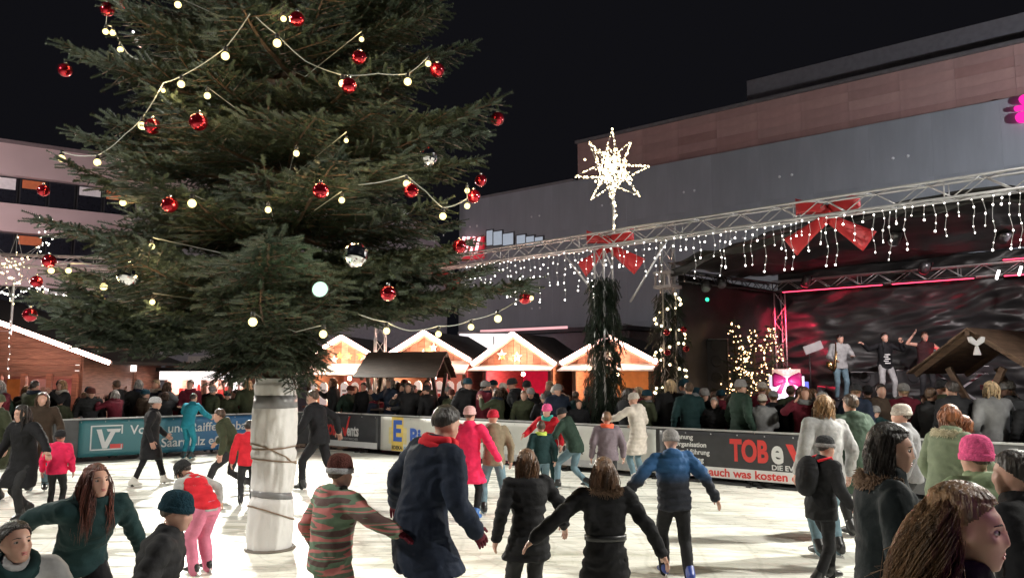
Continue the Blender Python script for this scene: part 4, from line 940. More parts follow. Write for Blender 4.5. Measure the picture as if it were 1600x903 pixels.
# ================================================================== LED DECORATIONS
m_led = glow('led_white', (1.0, .93, .84), 9.0, False); m_ledw = glow('led_warm', (1.0, .80, .45), 8.0, False); m_lwire = mat('led_wire', (.45, .45, .45), .5)
def icicle(p, L, rng, label_parent, o0):
    mb = MB(); pts = []; n_ = max(2, int(L / .12)); sx = rng.uniform(-.02, .02)
    for i in range(n_ + 1): pts.append(Vector(p) - o0 + Vector((.02 * math.sin(i * 1.3 + L * 9) + sx * i * .3, .015 * math.cos(i * 1.9), -L * i / n_)))
    s_ = MB().path(pts, .004, 4).build('strand', m_lwire, label_parent)
    led = MB()
    k = rng.uniform(.03, .10)
    while k < L + .02:
        f = min(.999, k / L) * n_; i = int(f); q = pts[i].lerp(pts[min(i + 1, n_)], f - i)
        led.ball(q, rng.choice([.008, .011, .016]), 6, 4); k += rng.uniform(.12, .26)
    led.ball(pts[-1], rng.choice([.011, .019]), 6, 4)
    o = led.build('leds', m_led, s_, True); o['kind'] = 'stuff'
rr = random.Random(5)
segs = [(735, 935, 'left of the garlanded post'), (955, 1240, 'right of the garlanded post'), (1240, 1420, 'around the large red bow'), (1420, 1660, 'at the right edge of the picture')]
for a, b_, lb in segs:
    s0, s1 = tr_s(a), tr_s(b_); o0 = tr_pt(s0, TZ - .17)
    t = thing('icicle_lights', 'white icicle light curtain under the long truss ' + lb, 'icicle lights', o0, 0, 'icicle light curtains')
    MB().path([tr_pt(s0 + (s1 - s0) * i / 12, TZ - .175 - .02 * (i % 2)) - o0 + Vector((-.12, -.13, 0)) for i in range(13)], .006, 4).build('cable', m_lwire, t)
    s = s0
    while s < s1:
        lens = rr.choice([.2, .3, .42, .5, .6, .75, .9]); lens *= 1.25 if a < 900 else 1.0
        icicle(tr_pt(s, TZ - .175) + Vector((-.12, -.13, 0)), lens, rr, t, o0); s += rr.uniform(.10, .20)
def star(label, c, Rm, n_led, spikes, tail, core=1.0):
    t = thing('light_star', label, 'star', c, .3, 'light stars on the trusses')
    led = MB(); rg = random.Random(3)
    for (az, el, L) in spikes:
        d = Vector((math.cos(el) * math.sin(az), -.25 * math.cos(az) , math.sin(el))).normalized() if False else Vector((math.sin(az) * math.cos(el), -math.cos(az) * math.cos(el), math.sin(el)))
        side = d.orthogonal().normalized(); up_ = d.cross(side); w = MB()
        for q in range(3):
            a = q * 2.09; b0 = (side * math.cos(a) + up_ * math.sin(a)) * .25 * Rm + d * .12 * Rm; w.tube(b0, d * L * Rm, .007, 4)
            for k in range(int(n_led * L)):
                f = rg.random() ** 1.15; led.ball(b0.lerp(d * L * Rm, f) + Vector((rg.uniform(-.02, .02),) * 3), rg.choice([.009, .012, .018]), 6, 4)
        w.build('spike', m_lwire, t)
    for k in range(int(110 * core)): led.ball(Vector((rg.gauss(0, .19), rg.gauss(0, .08), rg.gauss(0, .2))) * Rm, rg.choice([.014, .02, .028]), 6, 4)
    MB().tube((0, 0, -.2), (0, 0, -tail), .03, 8).build('mast', m_alu, t)
    for k in range(int(14 * core)): led.ball((rg.uniform(-.06, .06), -.05, -tail * (.25 + .75 * rg.random())), rg.choice([.016, .026]), 6, 4)
    o = led.build('leds', m_ledw, t, True); o['kind'] = 'stuff'
sp = []
for k in range(8):
    sp.append((0.0, 0, 0))
def flat(ang, L, yaw=0): return (math.copysign(PI / 2, math.cos(ang)) + yaw, math.asin(max(-1, min(1, math.sin(ang)))), L)
SP = [flat(R(90), 1.0), flat(R(12), .95), flat(R(192), .95), flat(R(55), .95, .2), flat(R(128), .85, -.3), flat(R(150), .75, .5), flat(R(-38), .85), flat(R(-128), .85), flat(R(-95), .6), (0, .1, .7), (.5, -.5, .6), (PI, .3, .7), (-.6, .6, .7)]
ps = tr_pt(tr_s(962)); psz = W(962, 268, ps.y).z
star('large bright star of small lights on top of the truss above the garlanded post', Vector((ps.x, ps.y, psz)), 1.0, 24, SP, psz - TZ - .12)
pl_ = W(22, 440, 19.7); star('light star with hanging chains over the left truss at the picture edge', Vector((pl_.x, pl_.y, 4.6)), 1.0, 2, SP, 1.6, .15)
t = thing('icicle_lights', 'thin chain of white lights hanging in front of the timber hut', 'icicle lights', W(14, 500, 18.9), 0, 'icicle light curtains')
icicle(W(16, 500, 18.9), 1.4, rr, t, W(14, 500, 18.9))
t = thing('icicle_lights', 'string of white lights swagged below the left truss', 'icicle lights', W(0, 455, 19.3), 0, 'icicle light curtains')
sw = []; led = MB(); o0 = W(0, 455, 19.3)
for k in range(26): p = W(k * 4.2, 455 + 8 * math.sin(k * .35), 19.3) - o0; sw.append(p); led.ball(p + Vector((0, -.02, rr.uniform(-.06, .04))), rr.choice([.016, .026]), 6, 4)
for k in range(22): p = W(60 + rr.uniform(0, 28), 340 + rr.uniform(0, 60), 19.3) - o0; led.ball(p, rr.choice([.012, .02]), 6, 4)
MB().path(sw, .005, 4).build('cable', m_lwire, t); led.build('leds', m_led, t, True)['kind'] = 'stuff'
# red bows on the truss
m_bow = mat('red_bow', (.52, .026, .030), .5, var=.12, scale=3, bump=.2, bscale=6)
def bow(label, c, s, rot):
    t = thing('ribbon_bow', label, 'bow', c, rot, 'large red bows on the truss')
    for q in (-1, 1):
        def tail(u, v): 
            x = q * (.03 + .80 * u + (.36 * (v - .5)) * (.4 + .6 * u) * .8); z = -.08 - .62 * u * (1 - .18 * v) + .16 * (v - .5) * (1 + u)
            return (x * s, (-.05 - .10 * math.sin(u * 3 + v * 2)) * s, z * s)
        sheet(tail, 10, 6, 'tail', m_bow, t)
        def loop(u, v):
            a = u * 2 * PI; return (q * (.34 - .34 * math.cos(a)) * s, (.12 * math.sin(a) + .02) * s * 1.2, (.16 + .40 * (v - .5) * (1 - .55 * abs(math.cos(a / 2))) + .06 * (1 - math.cos(a))) * s)
        sheet(loop, 20, 5, 'loop', m_bow, t)
    MB().ball((0, -.08 * s, .02 * s), (.10 * s, .08 * s, .13 * s), 12, 8).build('knot', m_bow, t, True)
b1 = tr_pt(tr_s(1297), TZ - .10) + Vector((.16, .18, 0)); bow('large red bow in the middle of the long truss with two splayed tails', b1, .82, math.atan2(T_U.y, T_U.x) + .25)
b2 = tr_pt(tr_s(945), TZ - .08) + Vector((.18, .22, 0)); bow('large red bow behind the top of the garlanded post', b2, .82, math.atan2(T_U.y, T_U.x) + .35)
b3 = tr_pt(tr_s(690), TZ - .15) + Vector((-.18, -.20, 0)); bow('red bow half hidden by the right edge of the tree', b3, .82, math.atan2(T_U.y, T_U.x) + .3)
# ---- fir garlands round the posts
def garland(label, c, z0, z1, r, n_, px, cat='garland', lights=0, spread=1.0, name='fir_garland'):
    t = thing(name, label, cat, c); items = []; rg = np.random.default_rng(int(px))
    for k in range(n_):
        z = rg.uniform(z0, z1); a = rg.uniform(0, 2 * PI); rad = r * rg.uniform(.25, 1) * (1 + .25 * math.sin(z * 5 + a * 2)) * np.interp(z, [z0, z0 + .5, z1 - .6, z1], [1, 1, .95, .7])
        p = np.array((rad * math.cos(a), rad * math.sin(a), z)); d = np.array((math.cos(a) * .5 * spread, math.sin(a) * .5 * spread, -1.0)) + rg.normal(0, .25, 3)
        items.append((p, d, (math.cos(a), math.sin(a), .3), rg.uniform(1.1, 1.9), rg.uniform(0, .5)))
    link('foliage', shoots_mesh('foliage', items, [m_needle, m_bark], None, rg), t)
    if lights:
        led = MB(); ra = random.Random(int(px)); pts = []
        for k in range(lights):
            f = k / lights; z = z0 + (z1 - z0) * f; a = -PI / 2 + 1.2 * math.sin(f * 22); rad = r * 1.08 * np.interp(z, [z0, z0 + .5, z1 - .6, z1], [.95, 1, .9, .6])
            p = Vector((rad * math.cos(a), rad * math.sin(a), z + ra.uniform(-.05, .05))); pts.append(p); led.ball(p, ra.choice([.022, .03, .034]), 8, 5)
        MB().path(pts, .005, 4).build('cable', m_lwire, t); led.build('leds', m_ledw, t, True)['kind'] = 'stuff'
    return t
garland('thick dark fir garland hanging down the lattice truss post', Vector((post.x, post.y, 0)), .7, 4.15, .40, 2300, 945, spread=.4)
gt = st(-.1, 0, 0); garland('fir garland with warm lights wound up the front stage tower', Vector((gt.x, gt.y, 0)), .9, 4.0, .40, 1100, 1050, lights=46)
for (px, py) in ((1042, 519), (1068, 515), (1043, 551), (1072, 545), (1052, 606)):
    o = link('bauble', me_b, None, W(px, py, gt.y - .5)); tag(o, {1042: 'red bauble high on the left of the stage tower garland', 1068: 'red bauble high on the right of the stage tower garland', 1043: 'red bauble half way down the left of the stage tower garland', 1072: 'red bauble half way down the right of the stage tower garland', 1052: 'red bauble at the foot of the stage tower garland'}[px], 'bauble', 'red baubles on the stage tower')
# ---- small lit fir trees beside the stage
def small_fir(label, px, Y, h, r, nl, z0):
    p = XY(px, Y); t = thing('small_fir_tree', label, 'tree', (p.x, p.y, z0), random.uniform(0, 6), 'lit firs beside the stage')
    MB().path([(0, 0, 0), (0, 0, h * .6), (0, 0, h)], [.05, .03, .008], 7).build('trunk', m_bark, t, True)
    rg = np.random.default_rng(int(px)); items = []; wd = MB(); z = .15
    while z < h * .97:
        rz = r * (1 - z / h) + .06
        for k in range(9):
            a = rg.uniform(0, 2 * PI); L = rz * rg.uniform(.7, 1.1); d = np.array((math.cos(a), math.sin(a), rg.uniform(.05, .35)))
            p0 = np.array((0, 0, z)); wd.tube(p0, p0 + d * L, .006, 3); q = .1
            while q < L:
                pp = p0 + d * q
                for s_ in (-1, 1):
                    dd = d + s_ * .8 * np.array((-math.sin(a), math.cos(a), 0)); items.append((pp, dd + rg.normal(0, .15, 3), (0, 0, 1), rg.uniform(.6, .9), rg.uniform(.2, .8)))
                q += .12
            items.append((p0 + d * L, d, (0, 0, 1), .9, .7))
        z += .16
    items.append((np.array((0, 0, h * .9)), np.array((0, 0, 1.)), (1, 0, 0), 2.0, .6))
    link('crown', shoots_mesh('crown', items, [m_needle, m_bark], wd, rg), t)
    led = MB(); ra = random.Random(int(px) + 1)
    for k in range(nl):
        z = h * (ra.random() ** 1.3) * .92 + .05; rz = (r * (1 - z / h) + .06) * ra.uniform(.7, 1.05); a = ra.uniform(0, 2 * PI); led.ball((rz * math.cos(a), rz * math.sin(a), z), ra.choice([.012, .018, .024]), 6, 4)
    if nl: led.build('leds', glow('led_amber', (1.0, .62, .30), 7.0, True), t, True)['kind'] = 'stuff'
small_fir('lit fir at the left of the group beside the stage with a bare unlit tip', 1150, 20.2, 2.15, .55, 90, SZ)
small_fir('densely lit fir in the middle of the group beside the stage', 1180, 19.8, 1.95, .55, 110, SZ)
small_fir('lit fir with a bright top at the right of the group beside the stage', 1208, 20.0, 2.0, .6, 110, SZ)
small_fir('low lit fir in front of the group beside the stage', 1160, 19.4, 1.2, .5, 50, SZ)
# ================================================================== PEOPLE
JOBS = []
def fabric_(key, col): return fabric(key, col)
SKIN = mat('skin', (.52, .30, .23), .5, var=.08, scale=20, rnd=.12, spec=.4); SKIN.node_tree.nodes['Principled BSDF'].inputs['Subsurface Weight'].default_value = .18; SKIN.node_tree.nodes['Principled BSDF'].inputs['Subsurface Radius'].default_value = (.02, .008, .005)
m_lip = mat('lips', (.42, .13, .12), .45); m_eye = mat('eye_white', (.40, .37, .36), .25); m_iris = mat('iris', (.03, .02, .015), .15)
def hairmat(key, c): return mat('hair_' + key, c, .40, var=.75, scale=34, bump=.7, bscale=80, stretch=(1, 1, .12), spec=.5)
HAIR = {'brown': (.060, .032, .018), 'dark': (.018, .012, .010), 'auburn': (.105, .030, .020), 'blond': (.34, .20, .10), 'red': (.22, .075, .03), 'grey': (.30, .28, .27), 'light': (.42, .30, .18), 'chestnut': (.115, .055, .026), 'golden': (.19, .105, .052)}
def V3(*a): return Vector(a)
def ik(a, b_, l1, l2, pole):
    d = b_ - a; L = d.length; mx_ = (l1 + l2) * .998
    if L > mx_: b_ = a + d * (mx_ / L); d = b_ - a; L = mx_
    x = (l1 * l1 - l2 * l2 + L * L) / (2 * L); h = math.sqrt(max(0, l1 * l1 - x * x)); n_ = d / L
    p = pole - n_ * pole.dot(n_); p = p.normalized() if p.length > 1e-5 else n_.orthogonal().normalized()
    return a + n_ * x + p * h, b_
def seglerp(pts, rad, sub=3):
    P = []; Q = []
    for i in range(len(pts) - 1):
        for k in range(sub): f = k / sub; P.append(pts[i].lerp(pts[i + 1], f)); Q.append(rad[i] * (1 - f) + rad[i + 1] * f)
    P.append(pts[-1]); Q.append(rad[-1]); return P, Q
class Rig: pass
def make_rig(h, pose, kid=0.0):
    r = Rig(); g = lambda k, d: pose.get(k, d); r.h = h
    hh = h * (.137 + .036 * kid); r.hh = hh
    lean, side, twist = R(g('lean', 3)), R(g('side', 0)), R(g('twist', 0)); drop = g('drop', 0.0) * h
    hipz = .525 * h - drop; r.pel = V3(g('hx', 0) * h, g('hy', 0) * h, hipz)
    C = Matrix.Rotation(twist, 3, 'Z') @ Matrix.Rotation(side, 3, 'Y') @ Matrix.Rotation(-lean, 3, 'X'); r.C = C
    Cm = Matrix.Rotation(twist * .5, 3, 'Z') @ Matrix.Rotation(side * .5, 3, 'Y') @ Matrix.Rotation(-lean * .55, 3, 'X')
    waist = r.pel + Cm @ V3(0, 0, .09 * h); chest = waist + C @ V3(0, 0, .13 * h); neck = chest + C @ V3(0, 0, .095 * h * (1 - .1 * kid)); r.waist, r.chest, r.neck = waist, chest, neck
    sw_ = .106 * h * (1 + .02 * kid); r.sh = {}; r.el = {}; r.wr = {}; r.hip = {}; r.kn = {}; r.an = {}
    ua, fa = .170 * h, .150 * h
    pz = Matrix.Rotation(R(g('pyaw', 0)), 3, 'Z')
    for s_, k in ((-1, 'l'), (1, 'r')):
        sh = chest + C @ V3(s_ * sw_, 0, .065 * h); r.sh[k] = sh
        tgt = g(k + 'h', (s_ * .22, .10, -.92)); t_ = sh + C @ (V3(*tgt) * (ua + fa))
        if k + 'hw' in pose: t_ = V3(*pose[k + 'hw']) * h
        pole = C @ V3(*g(k + 'e', (s_ * .5, -1, -.2))); r.el[k], r.wr[k] = ik(sh, t_, ua, fa, pole)
        hp = r.pel + pz @ V3(s_ * .052 * h, 0, -.01 * h); r.hip[k] = hp
        ft = V3(*g(k + 'f', (s_ * .065, 0, .05))) * h
        r.kn[k], r.an[k] = ik(hp, ft, .245 * h, .245 * h, pz @ V3(s_ * .12, 1, 0))
    hp_, hy_, hr_ = (R(a) for a in g('head', (0, 0, 0)))
    Hm = Matrix.Rotation(twist + hy_, 3, 'Z') @ Matrix.Rotation(side * .4 + hr_, 3, 'Y') @ Matrix.Rotation(-lean * .5 - hp_, 3, 'X'); r.H = Hm
    r.head = neck + C @ V3(0, .006 * h, .012 * h) + Hm @ V3(0, .03 * hh, .50 * hh)
    return r
def limb(mb, pts, rad, sub=3, n=10): P, Q = seglerp(pts, rad, sub); mb.path(P, Q, n); mb.ball(pts[0], rad[0] * .98, 10, 6); mb.ball(pts[-1], rad[-1] * .98, 8, 6)
def body_mesh(r, fem=False):
    mb = MB(); h, hh = r.h, r.hh; C = r.C
    tor = [(r.pel + V3(0, 0, -.03 * h), .080, .060), (r.pel + V3(0, 0, .02 * h), .088, .066), (r.waist, .072, .055), (r.chest, .088, .064), (r.chest + C @ V3(0, 0, .055 * h), .085, .055), (r.neck - C @ V3(0, 0, .012 * h), .040, .038)]
    mb.loft([(p, C @ V3(a * h, 0, 0), C @ V3(0, b_ * h, 0)) for p, a, b_ in tor], 14)
    mb.path([r.neck - C @ V3(0, 0, .03 * h), r.head - r.H @ V3(0, .03 * hh, .15 * hh)], [.034 * h, .030 * h], 10)
    for k in 'lr':
        limb(mb, [r.sh[k], r.el[k], r.wr[k]], [.030 * h, .024 * h, .016 * h]); limb(mb, [r.hip[k], r.kn[k], r.an[k]], [.046 * h, .032 * h, .022 * h])
    Hm = r.H; o = r.head; f = lambda x, y, z: o + Hm @ (V3(x, y, z) * hh)
    mb.ball(f(0, -.05, .11), tuple(q * hh for q in (.325, .40, .375)), 18, 12, M=Hm)
    mb.loft([(f(0, cy, z), Hm @ V3(rx * hh, 0, 0), Hm @ V3(0, ry * hh, 0)) for z, rx, ry, cy in ((.20, .28, .30, .07), (.06, .295, .32, .08), (-.12, .275, .30, .10), (-.27, .235, .26, .13), (-.40, .175, .20, .175), (-.475, .11, .13, .22))], 16)
    mb.loft([(f(0, y, z), Hm @ V3(rx * hh, 0, 0), Hm @ V3(0, ry * hh, 0)) for z, rx, ry, y in ((.07, .035, .05, .375), (-.06, .045, .055, .41), (-.145, .068, .06, .42), (-.165, .05, .04, .40))], 8)
    mb.ball(f(0, .33, .095), (.20 * hh, .07 * hh, .035 * hh), 10, 6, M=Hm)
    for s_ in (-1, 1):
        mb.ball(f(s_ * .315, -.02, -.03), (.035 * hh, .075 * hh, .125 * hh), 8, 6, M=Hm); mb.ball(f(s_ * .15, .24, -.10), (.12 * hh, .12 * hh, .09 * hh), 8, 6, M=Hm)
    mb.ball(f(0, .385, -.255), (.095 * hh, .035 * hh, .03 * hh), 8, 5, M=Hm); mb.ball(f(0, .378, -.30), (.085 * hh, .035 * hh, .03 * hh), 8, 5, M=Hm)
    return mb
def hands(r, curl=.5, k='lr'):
    mb = MB(); h = r.h * .0105
    for k_ in k:
        w = r.wr[k_]; d = (w - r.el[k_]).normalized(); s_ = -1 if k_ == 'l' else 1
        side = (r.C @ V3(0, 1, 0)); side = (side - d * side.dot(d)).normalized(); n_ = d.cross(side) * s_      # side = thumb side, n_ = palm normal inward
        L = .105 * r.h
        mb.loft([(w + d * t * L, side * a * L, n_ * b_ * L) for t, a, b_ in ((-.12, .17, .15), (.05, .20, .14), (.25, .24, .13), (.46, .23, .10))], 8)
        for q in range(4):
            off = (.5 - q / 3) * .36 * L; ln = (.40, .46, .43, .34)[q] * L; p = w + d * .44 * L + side * off; dd = d.copy(); pts = [p]
            for j in range(3):
                a = curl * (.35 + .45 * j); dd2 = (d * math.cos(a) - n_ * math.sin(a) * 1).normalized(); p = p + dd2 * ln / 3 * (1.15 - .12 * j); pts.append(p)
            mb.path(pts, [.062 * L, .058 * L, .052 * L, .040 * L], 6)
        p = w + d * .12 * L + side * .18 * L; pts = [p, p + (d * .5 + side * .6 - n_ * .25).normalized() * .22 * L, p + (d * .5 + side * .6 - n_ * .25).normalized() * .22 * L + (d * .8 + side * .15 - n_ * .45 * curl).normalized() * .24 * L]
        mb.path(pts, [.080 * L, .066 * L, .048 * L], 6)
    return mb
def coat_mesh(r, kind='jacket', bulk=1.0, hood=False, length=None, flare=1.0, collar=True):
    mb = MB(); h = r.h; C = r.C; b = bulk; Lc = length if length is not None else {'jacket': .05, 'coat': .22, 'long': .30, 'vest': .03}[kind]
    mid = lambda f: (r.hip['l'].lerp(r.kn['l'], f) + r.hip['r'].lerp(r.kn['r'], f)) / 2
    sp_ = lambda f: (r.hip['l'].lerp(r.kn['l'], f) - r.hip['r'].lerp(r.kn['r'], f)).length / 2
    rings = []
    def ring(c, a, d, Cx=C): rings.append((c, Cx @ V3(a * h, 0, 0), Cx @ V3(0, d * h, 0)))
    Pz = Matrix.Identity(3)
    if Lc > .1:
        for f in np.linspace(min(1.0, Lc / .245), .15, 4): ring(mid(f), max((.098 + .05 * f * flare) * b, (sp_(f) / h + .058)), (.080 + .035 * f * flare) * b, Pz)
        ring(r.pel + V3(0, 0, -.01 * h), .103 * b, .082 * b, Pz)
    else:
        ring(r.pel + V3(0, 0, -Lc * h), .100 * b, .080 * b, Pz); ring(r.pel + V3(0, 0, .02 * h), .100 * b, .080 * b, Pz)
    ring(r.waist, .088 * b, .072 * b); ring(r.waist.lerp(r.chest, .55), .096 * b, .076 * b); ring(r.chest, .104 * b, .080 * b); ring(r.chest + C @ V3(0, -.004 * h, .05 * h), .108 * b, .072 * b)
    ring(r.chest + C @ V3(0, -.004 * h, .078 * h), .080 * b, .058 * b); ring(r.neck - C @ V3(0, .002 * h, .004 * h), .052 * b, .050 * b)
    mb.loft(rings, 18)
    if collar: mb.loft([(r.neck + C @ V3(0, 0, z * h), C @ V3(a * h, 0, 0), C @ V3(0, a * h, 0)) for z, a in ((-.02, .056), (.012, .053), (.032, .047))], 14)
    if kind != 'vest':
        for k in 'lr':
            w2 = r.el[k].lerp(r.wr[k], .97); limb(mb, [r.sh[k] - C @ V3(0, 0, .004 * h), r.el[k], w2], [.042 * h * b, .035 * h * b, .028 * h * b], 4)
            mb.ball(r.sh[k].lerp(r.chest, .25), (.05 * h * b,) * 3, 10, 7)
    else:
        for k in 'lr': mb.ball(r.sh[k].lerp(r.chest, .2), (.042 * h * b,) * 3, 10, 7)
    if hood:
        q = r.neck + C @ V3(0, -.045 * h, -.005 * h); mb.ball(q, (.068 * h, .048 * h, .040 * h), 12, 8, M=C); mb.ball(q + C @ V3(0, -.012 * h, -.03 * h), (.05 * h, .035 * h, .045 * h), 10, 8, M=C)
    return mb
def trousers_mesh(r, fit=1.0):
    mb = MB(); h = r.h
    mb.loft([(r.pel + V3(0, 0, z * h), V3(a * h, 0, 0), V3(0, b_ * h, 0)) for z, a, b_ in ((-.055, .075, .066), (0, .090, .072), (.06, .080, .062))], 14)
    for k in 'lr': limb(mb, [r.hip[k], r.kn[k], r.an[k].lerp(r.kn[k], -.02)], [.056 * h * (1 + (fit - 1) * .4), .040 * h * fit, .031 * h * fit], 4)
    return mb
def skate(r, k, m, parent, shoe=False, toe=0.0):
    a = r.an[k]; fw = V3(0.12 * (1 if k == 'r' else -1), 1, 0); fw = Matrix.Rotation(toe, 3, 'Z') @ fw; fw.normalize(); rt = V3(fw.y, -fw.x, 0); h = r.h; L = .15 * h
    up_ = V3(0, 0, 1); z0 = max(a.z - .045 * h, 0.0) + (0 if shoe else .035) + .004
    bz = lambda y, z: a * 1 + fw * y * h - up_ * a.z + up_ * z
    mb = MB()
    mb.loft([(bz(y, z0 + zc * h), rt * w * h, up_ * t * h) for y, zc, w, t in ((-.045, .032, .020, .028), (-.02, .032, .029, .032), (.03, .028, .030, .028), (.075, .022, .029, .021), (.10, .018, .018, .014))], 12)
    o = mb
    shaft = a.lerp(r.kn[k], .30 if not shoe else .12)
    o.path([bz(-.012, z0 + .03 * h), a.lerp(bz(-.01, z0 + .07 * h), .5), shaft], [.034 * h, .033 * h, .036 * h], 12)
    ob = o.build('skate' if not shoe else 'boot', m, parent, True); remesh(ob, .012)
    if not shoe:
        bl = MB(); p0, p1 = bz(-.055, .014), bz(.10, .014)
        bl.bar(p0 + up_ * .010, p1 + up_ * .010, .004, .022).bar(bz(-.03, .035), bz(-.03, z0 + .012), .02, .02, up=(0, 1, 0)).bar(bz(.06, .035), bz(.06, z0 + .012), .02, .02, up=(0, 1, 0)).bar(bz(-.04, .03), bz(.085, .03), .012, .012)
        bl.build('blade', MATS['silver_cap'], ob)
    return ob
def remesh(o, vox, smooth=4, fn=None):
    m = o.modifiers.new('r', 'REMESH'); m.mode = 'VOXEL'; m.voxel_size = vox
    if smooth: s_ = o.modifiers.new('s', 'SMOOTH'); s_.iterations = smooth; s_.factor = .5
    JOBS.append((o, fn)); return o
def finalize():
    bpy.context.view_layer.update(); dg = bpy.context.evaluated_depsgraph_get(); res = []
    for o, fn in JOBS: res.append(bpy.data.meshes.new_from_object(o.evaluated_get(dg)))
    for (o, fn), me in zip(JOBS, res):
        o.modifiers.clear(); o.data = me; me.polygons.foreach_set('use_smooth', [True] * len(me.polygons))
        if fn: fn(me)
        me.update()
    JOBS.clear()
def wrinkle(amp=.010, quilt=0.0, seed=0.0, qs=.075):
    def fn(me):
        n_ = len(me.vertices); co = np.empty(n_ * 3, np.float32); no = np.empty(n_ * 3, np.float32); me.vertices.foreach_get('co', co); me.vertices.foreach_get('normal', no)
        co = co.reshape(-1, 3); no = no.reshape(-1, 3); d = np.zeros(n_, np.float32)
        for i in range(n_):
            x, y, z = co[i]; a1 = noise.noise((x * 4 + seed, y * 4, z * 7)); d[i] = amp * (.8 * a1 + 1.1 * (.35 - abs(noise.noise((x * 7 + seed + a1, y * 7, z * 11 + a1 * 2)))) + .30 * (.35 - abs(noise.noise((x * 17 + seed, y * 17, z * 25)))))
        if quilt: d += quilt * (np.abs(np.sin(co[:, 2] / qs * PI)) - .5)
        co += no * d[:, None]; me.vertices.foreach_set('co', co.ravel())
    return fn
def face_fn(r, hands_mb, mats_):
    """press eye sockets and the mouth line into the head, then add the fingers to the same mesh"""
    o = np.array(r.head); Hm = np.array(r.H); hh = r.hh
    def fn(me):
        n_ = len(me.vertices); co = np.empty(n_ * 3, np.float32); me.vertices.foreach_get('co', co); co = co.reshape(-1, 3)
        loc = (co - o) @ Hm / hh                      # head-local
        fwd = Hm @ np.array((0, 1., 0))
        for ex in (-.135, .135):
            d2 = ((loc[:, 0] - ex) / .085) ** 2 + ((loc[:, 2] - .01) / .055) ** 2; k = np.exp(-d2) * (loc[:, 1] > .1) * .065; co -= (k * hh)[:, None] * fwd
        d2 = (loc[:, 0] / .11) ** 2 + ((loc[:, 2] + .275) / .014) ** 2; co -= (np.exp(-d2) * (loc[:, 1] > .2) * .03 * hh)[:, None] * fwd
        me.vertices.foreach_set('co', co.ravel())
        if hands_mb is not None:
            bm = bmesh.new(); bm.from_mesh(me); vs = [bm.verts.new(v) for v in hands_mb.v]
            for f in hands_mb.f:
                try: q = bm.faces.new([vs[i] for i in f]); q.smooth = True; q.material_index = 1
                except ValueError: pass
            bmesh.ops.recalc_face_normals(bm, faces=bm.faces); bm.to_mesh(me); bm.free()
    return fn
def hair_cap(r, m, parent, style, fine=False, seed=0, name='hair'):
    mb = MB(); hh = r.hh; Hm = r.H; o = r.head; rg = random.Random(seed); f = lambda x, y, z: o + Hm @ (V3(x, y, z) * hh)
    nu, nv = (96, 66) if fine else (32, 22); V = []; idx = {}; Fc = []
    for j in range(nv + 1):
        t = PI * j / nv
        for i in range(nu):
            a = 2 * PI * i / nu; x, y, z = math.sin(t) * math.cos(a), math.sin(t) * math.sin(a), math.cos(t)
            n_ = noise.noise(V3(x * 6 + seed, y * 6, z * 2)) * .025 + (noise.noise(V3(x * 14, y * 14 + seed, z * 3)) * .015)
            s_ = 1.06 + n_ + (.05 if z > .6 else 0)
            V.append(f(.345 * s_ * x, -.05 + .42 * s_ * y, .12 + .40 * s_ * z))
    for j in range(nv):
        for i in range(nu):
            a = 2 * PI * (i + .5) / nu; t = PI * (j + .5) / nv; x, y, z = math.sin(t) * math.cos(a), math.sin(t) * math.sin(a), math.cos(t)
            low = -.62 if style == 'short' else -.9
            if z < low: continue
            if z < .52 and y > .18 + 1.2 * z + .06 * noise.noise(V3(x * 22, z * 22, seed)): continue
            if y > -.12 and z < -.12: continue
            Fc.append((j * nu + i, (j + 1) * nu + i, (j + 1) * nu + (i + 1) % nu, j * nu + (i + 1) % nu))
    ob = link(name, MB().add(V, Fc).mesh(name, m, True), parent); sd = ob.modifiers.new('s', 'SOLIDIFY'); sd.thickness = .012 * (r.h / 1.7); sd.offset = -1
    return ob
def long_hair(r, m, parent, n=60, length=.30, seed=1, wave=.012, width=.016, front=.35, flare=.0, back=0.0):
    rg = random.Random(seed); mb = MB(); hh = r.hh; Hm = r.H; o = r.head; h = r.h
    for i in range(n):
        a = rg.uniform(-front, PI + front) + PI        # round the back from ear to ear (local -y is back)
        t = rg.uniform(.25, 1.25); x, y, z = math.sin(t) * math.cos(a), math.sin(t) * math.sin(a), math.cos(t)
        p = o + Hm @ V3(.355 * hh * x, (-.05 + .43 * y) * hh, (.12 + .41 * z) * hh); pts = [p]
        out = Hm @ V3(x, y, 0); out.z *= .2; out = out.normalized() if out.length > .1 else Hm @ V3(0, -1, 0)
        if back: out = (out + Hm @ V3(0, -back, 0)).normalized()
        L = length * h * rg.uniform(.75, 1.1); ph_ = 9 * noise.noise(V3(x * 2.2 + seed, y * 2.2, z * 2.2)) + rg.uniform(-.5, .5); N = 8
        tgt = V3(0, 0, -1)
        for k in range(1, N + 1):
            q = k / N; d = (tgt + out * (.55 * (1 - q) ** 2 * (1 if t < .9 else .3) + flare * q)); d.normalize()
            pts.append(pts[-1] + d * (L / N) + out * wave * h * math.sin(q * 9 + ph_) * .5 + (out.cross(tgt)) * wave * h * math.cos(q * 8 + ph_) * .6)
        if rg.random() < .07: pts = [q + V3(rg.gauss(0, 1), rg.gauss(0, 1), rg.gauss(0, .5)) * wave * h * .35 * i_ / 4 for i_, q in enumerate(pts)]
        mb.path(pts, [width * h * .5 * s_ for s_ in (.6, 1, 1, 1, .95, .9, .75, .5, .15)], 3 if width < .003 else 5, True, 0, .55)
    return mb.build('hair_lengths', m, parent, True)
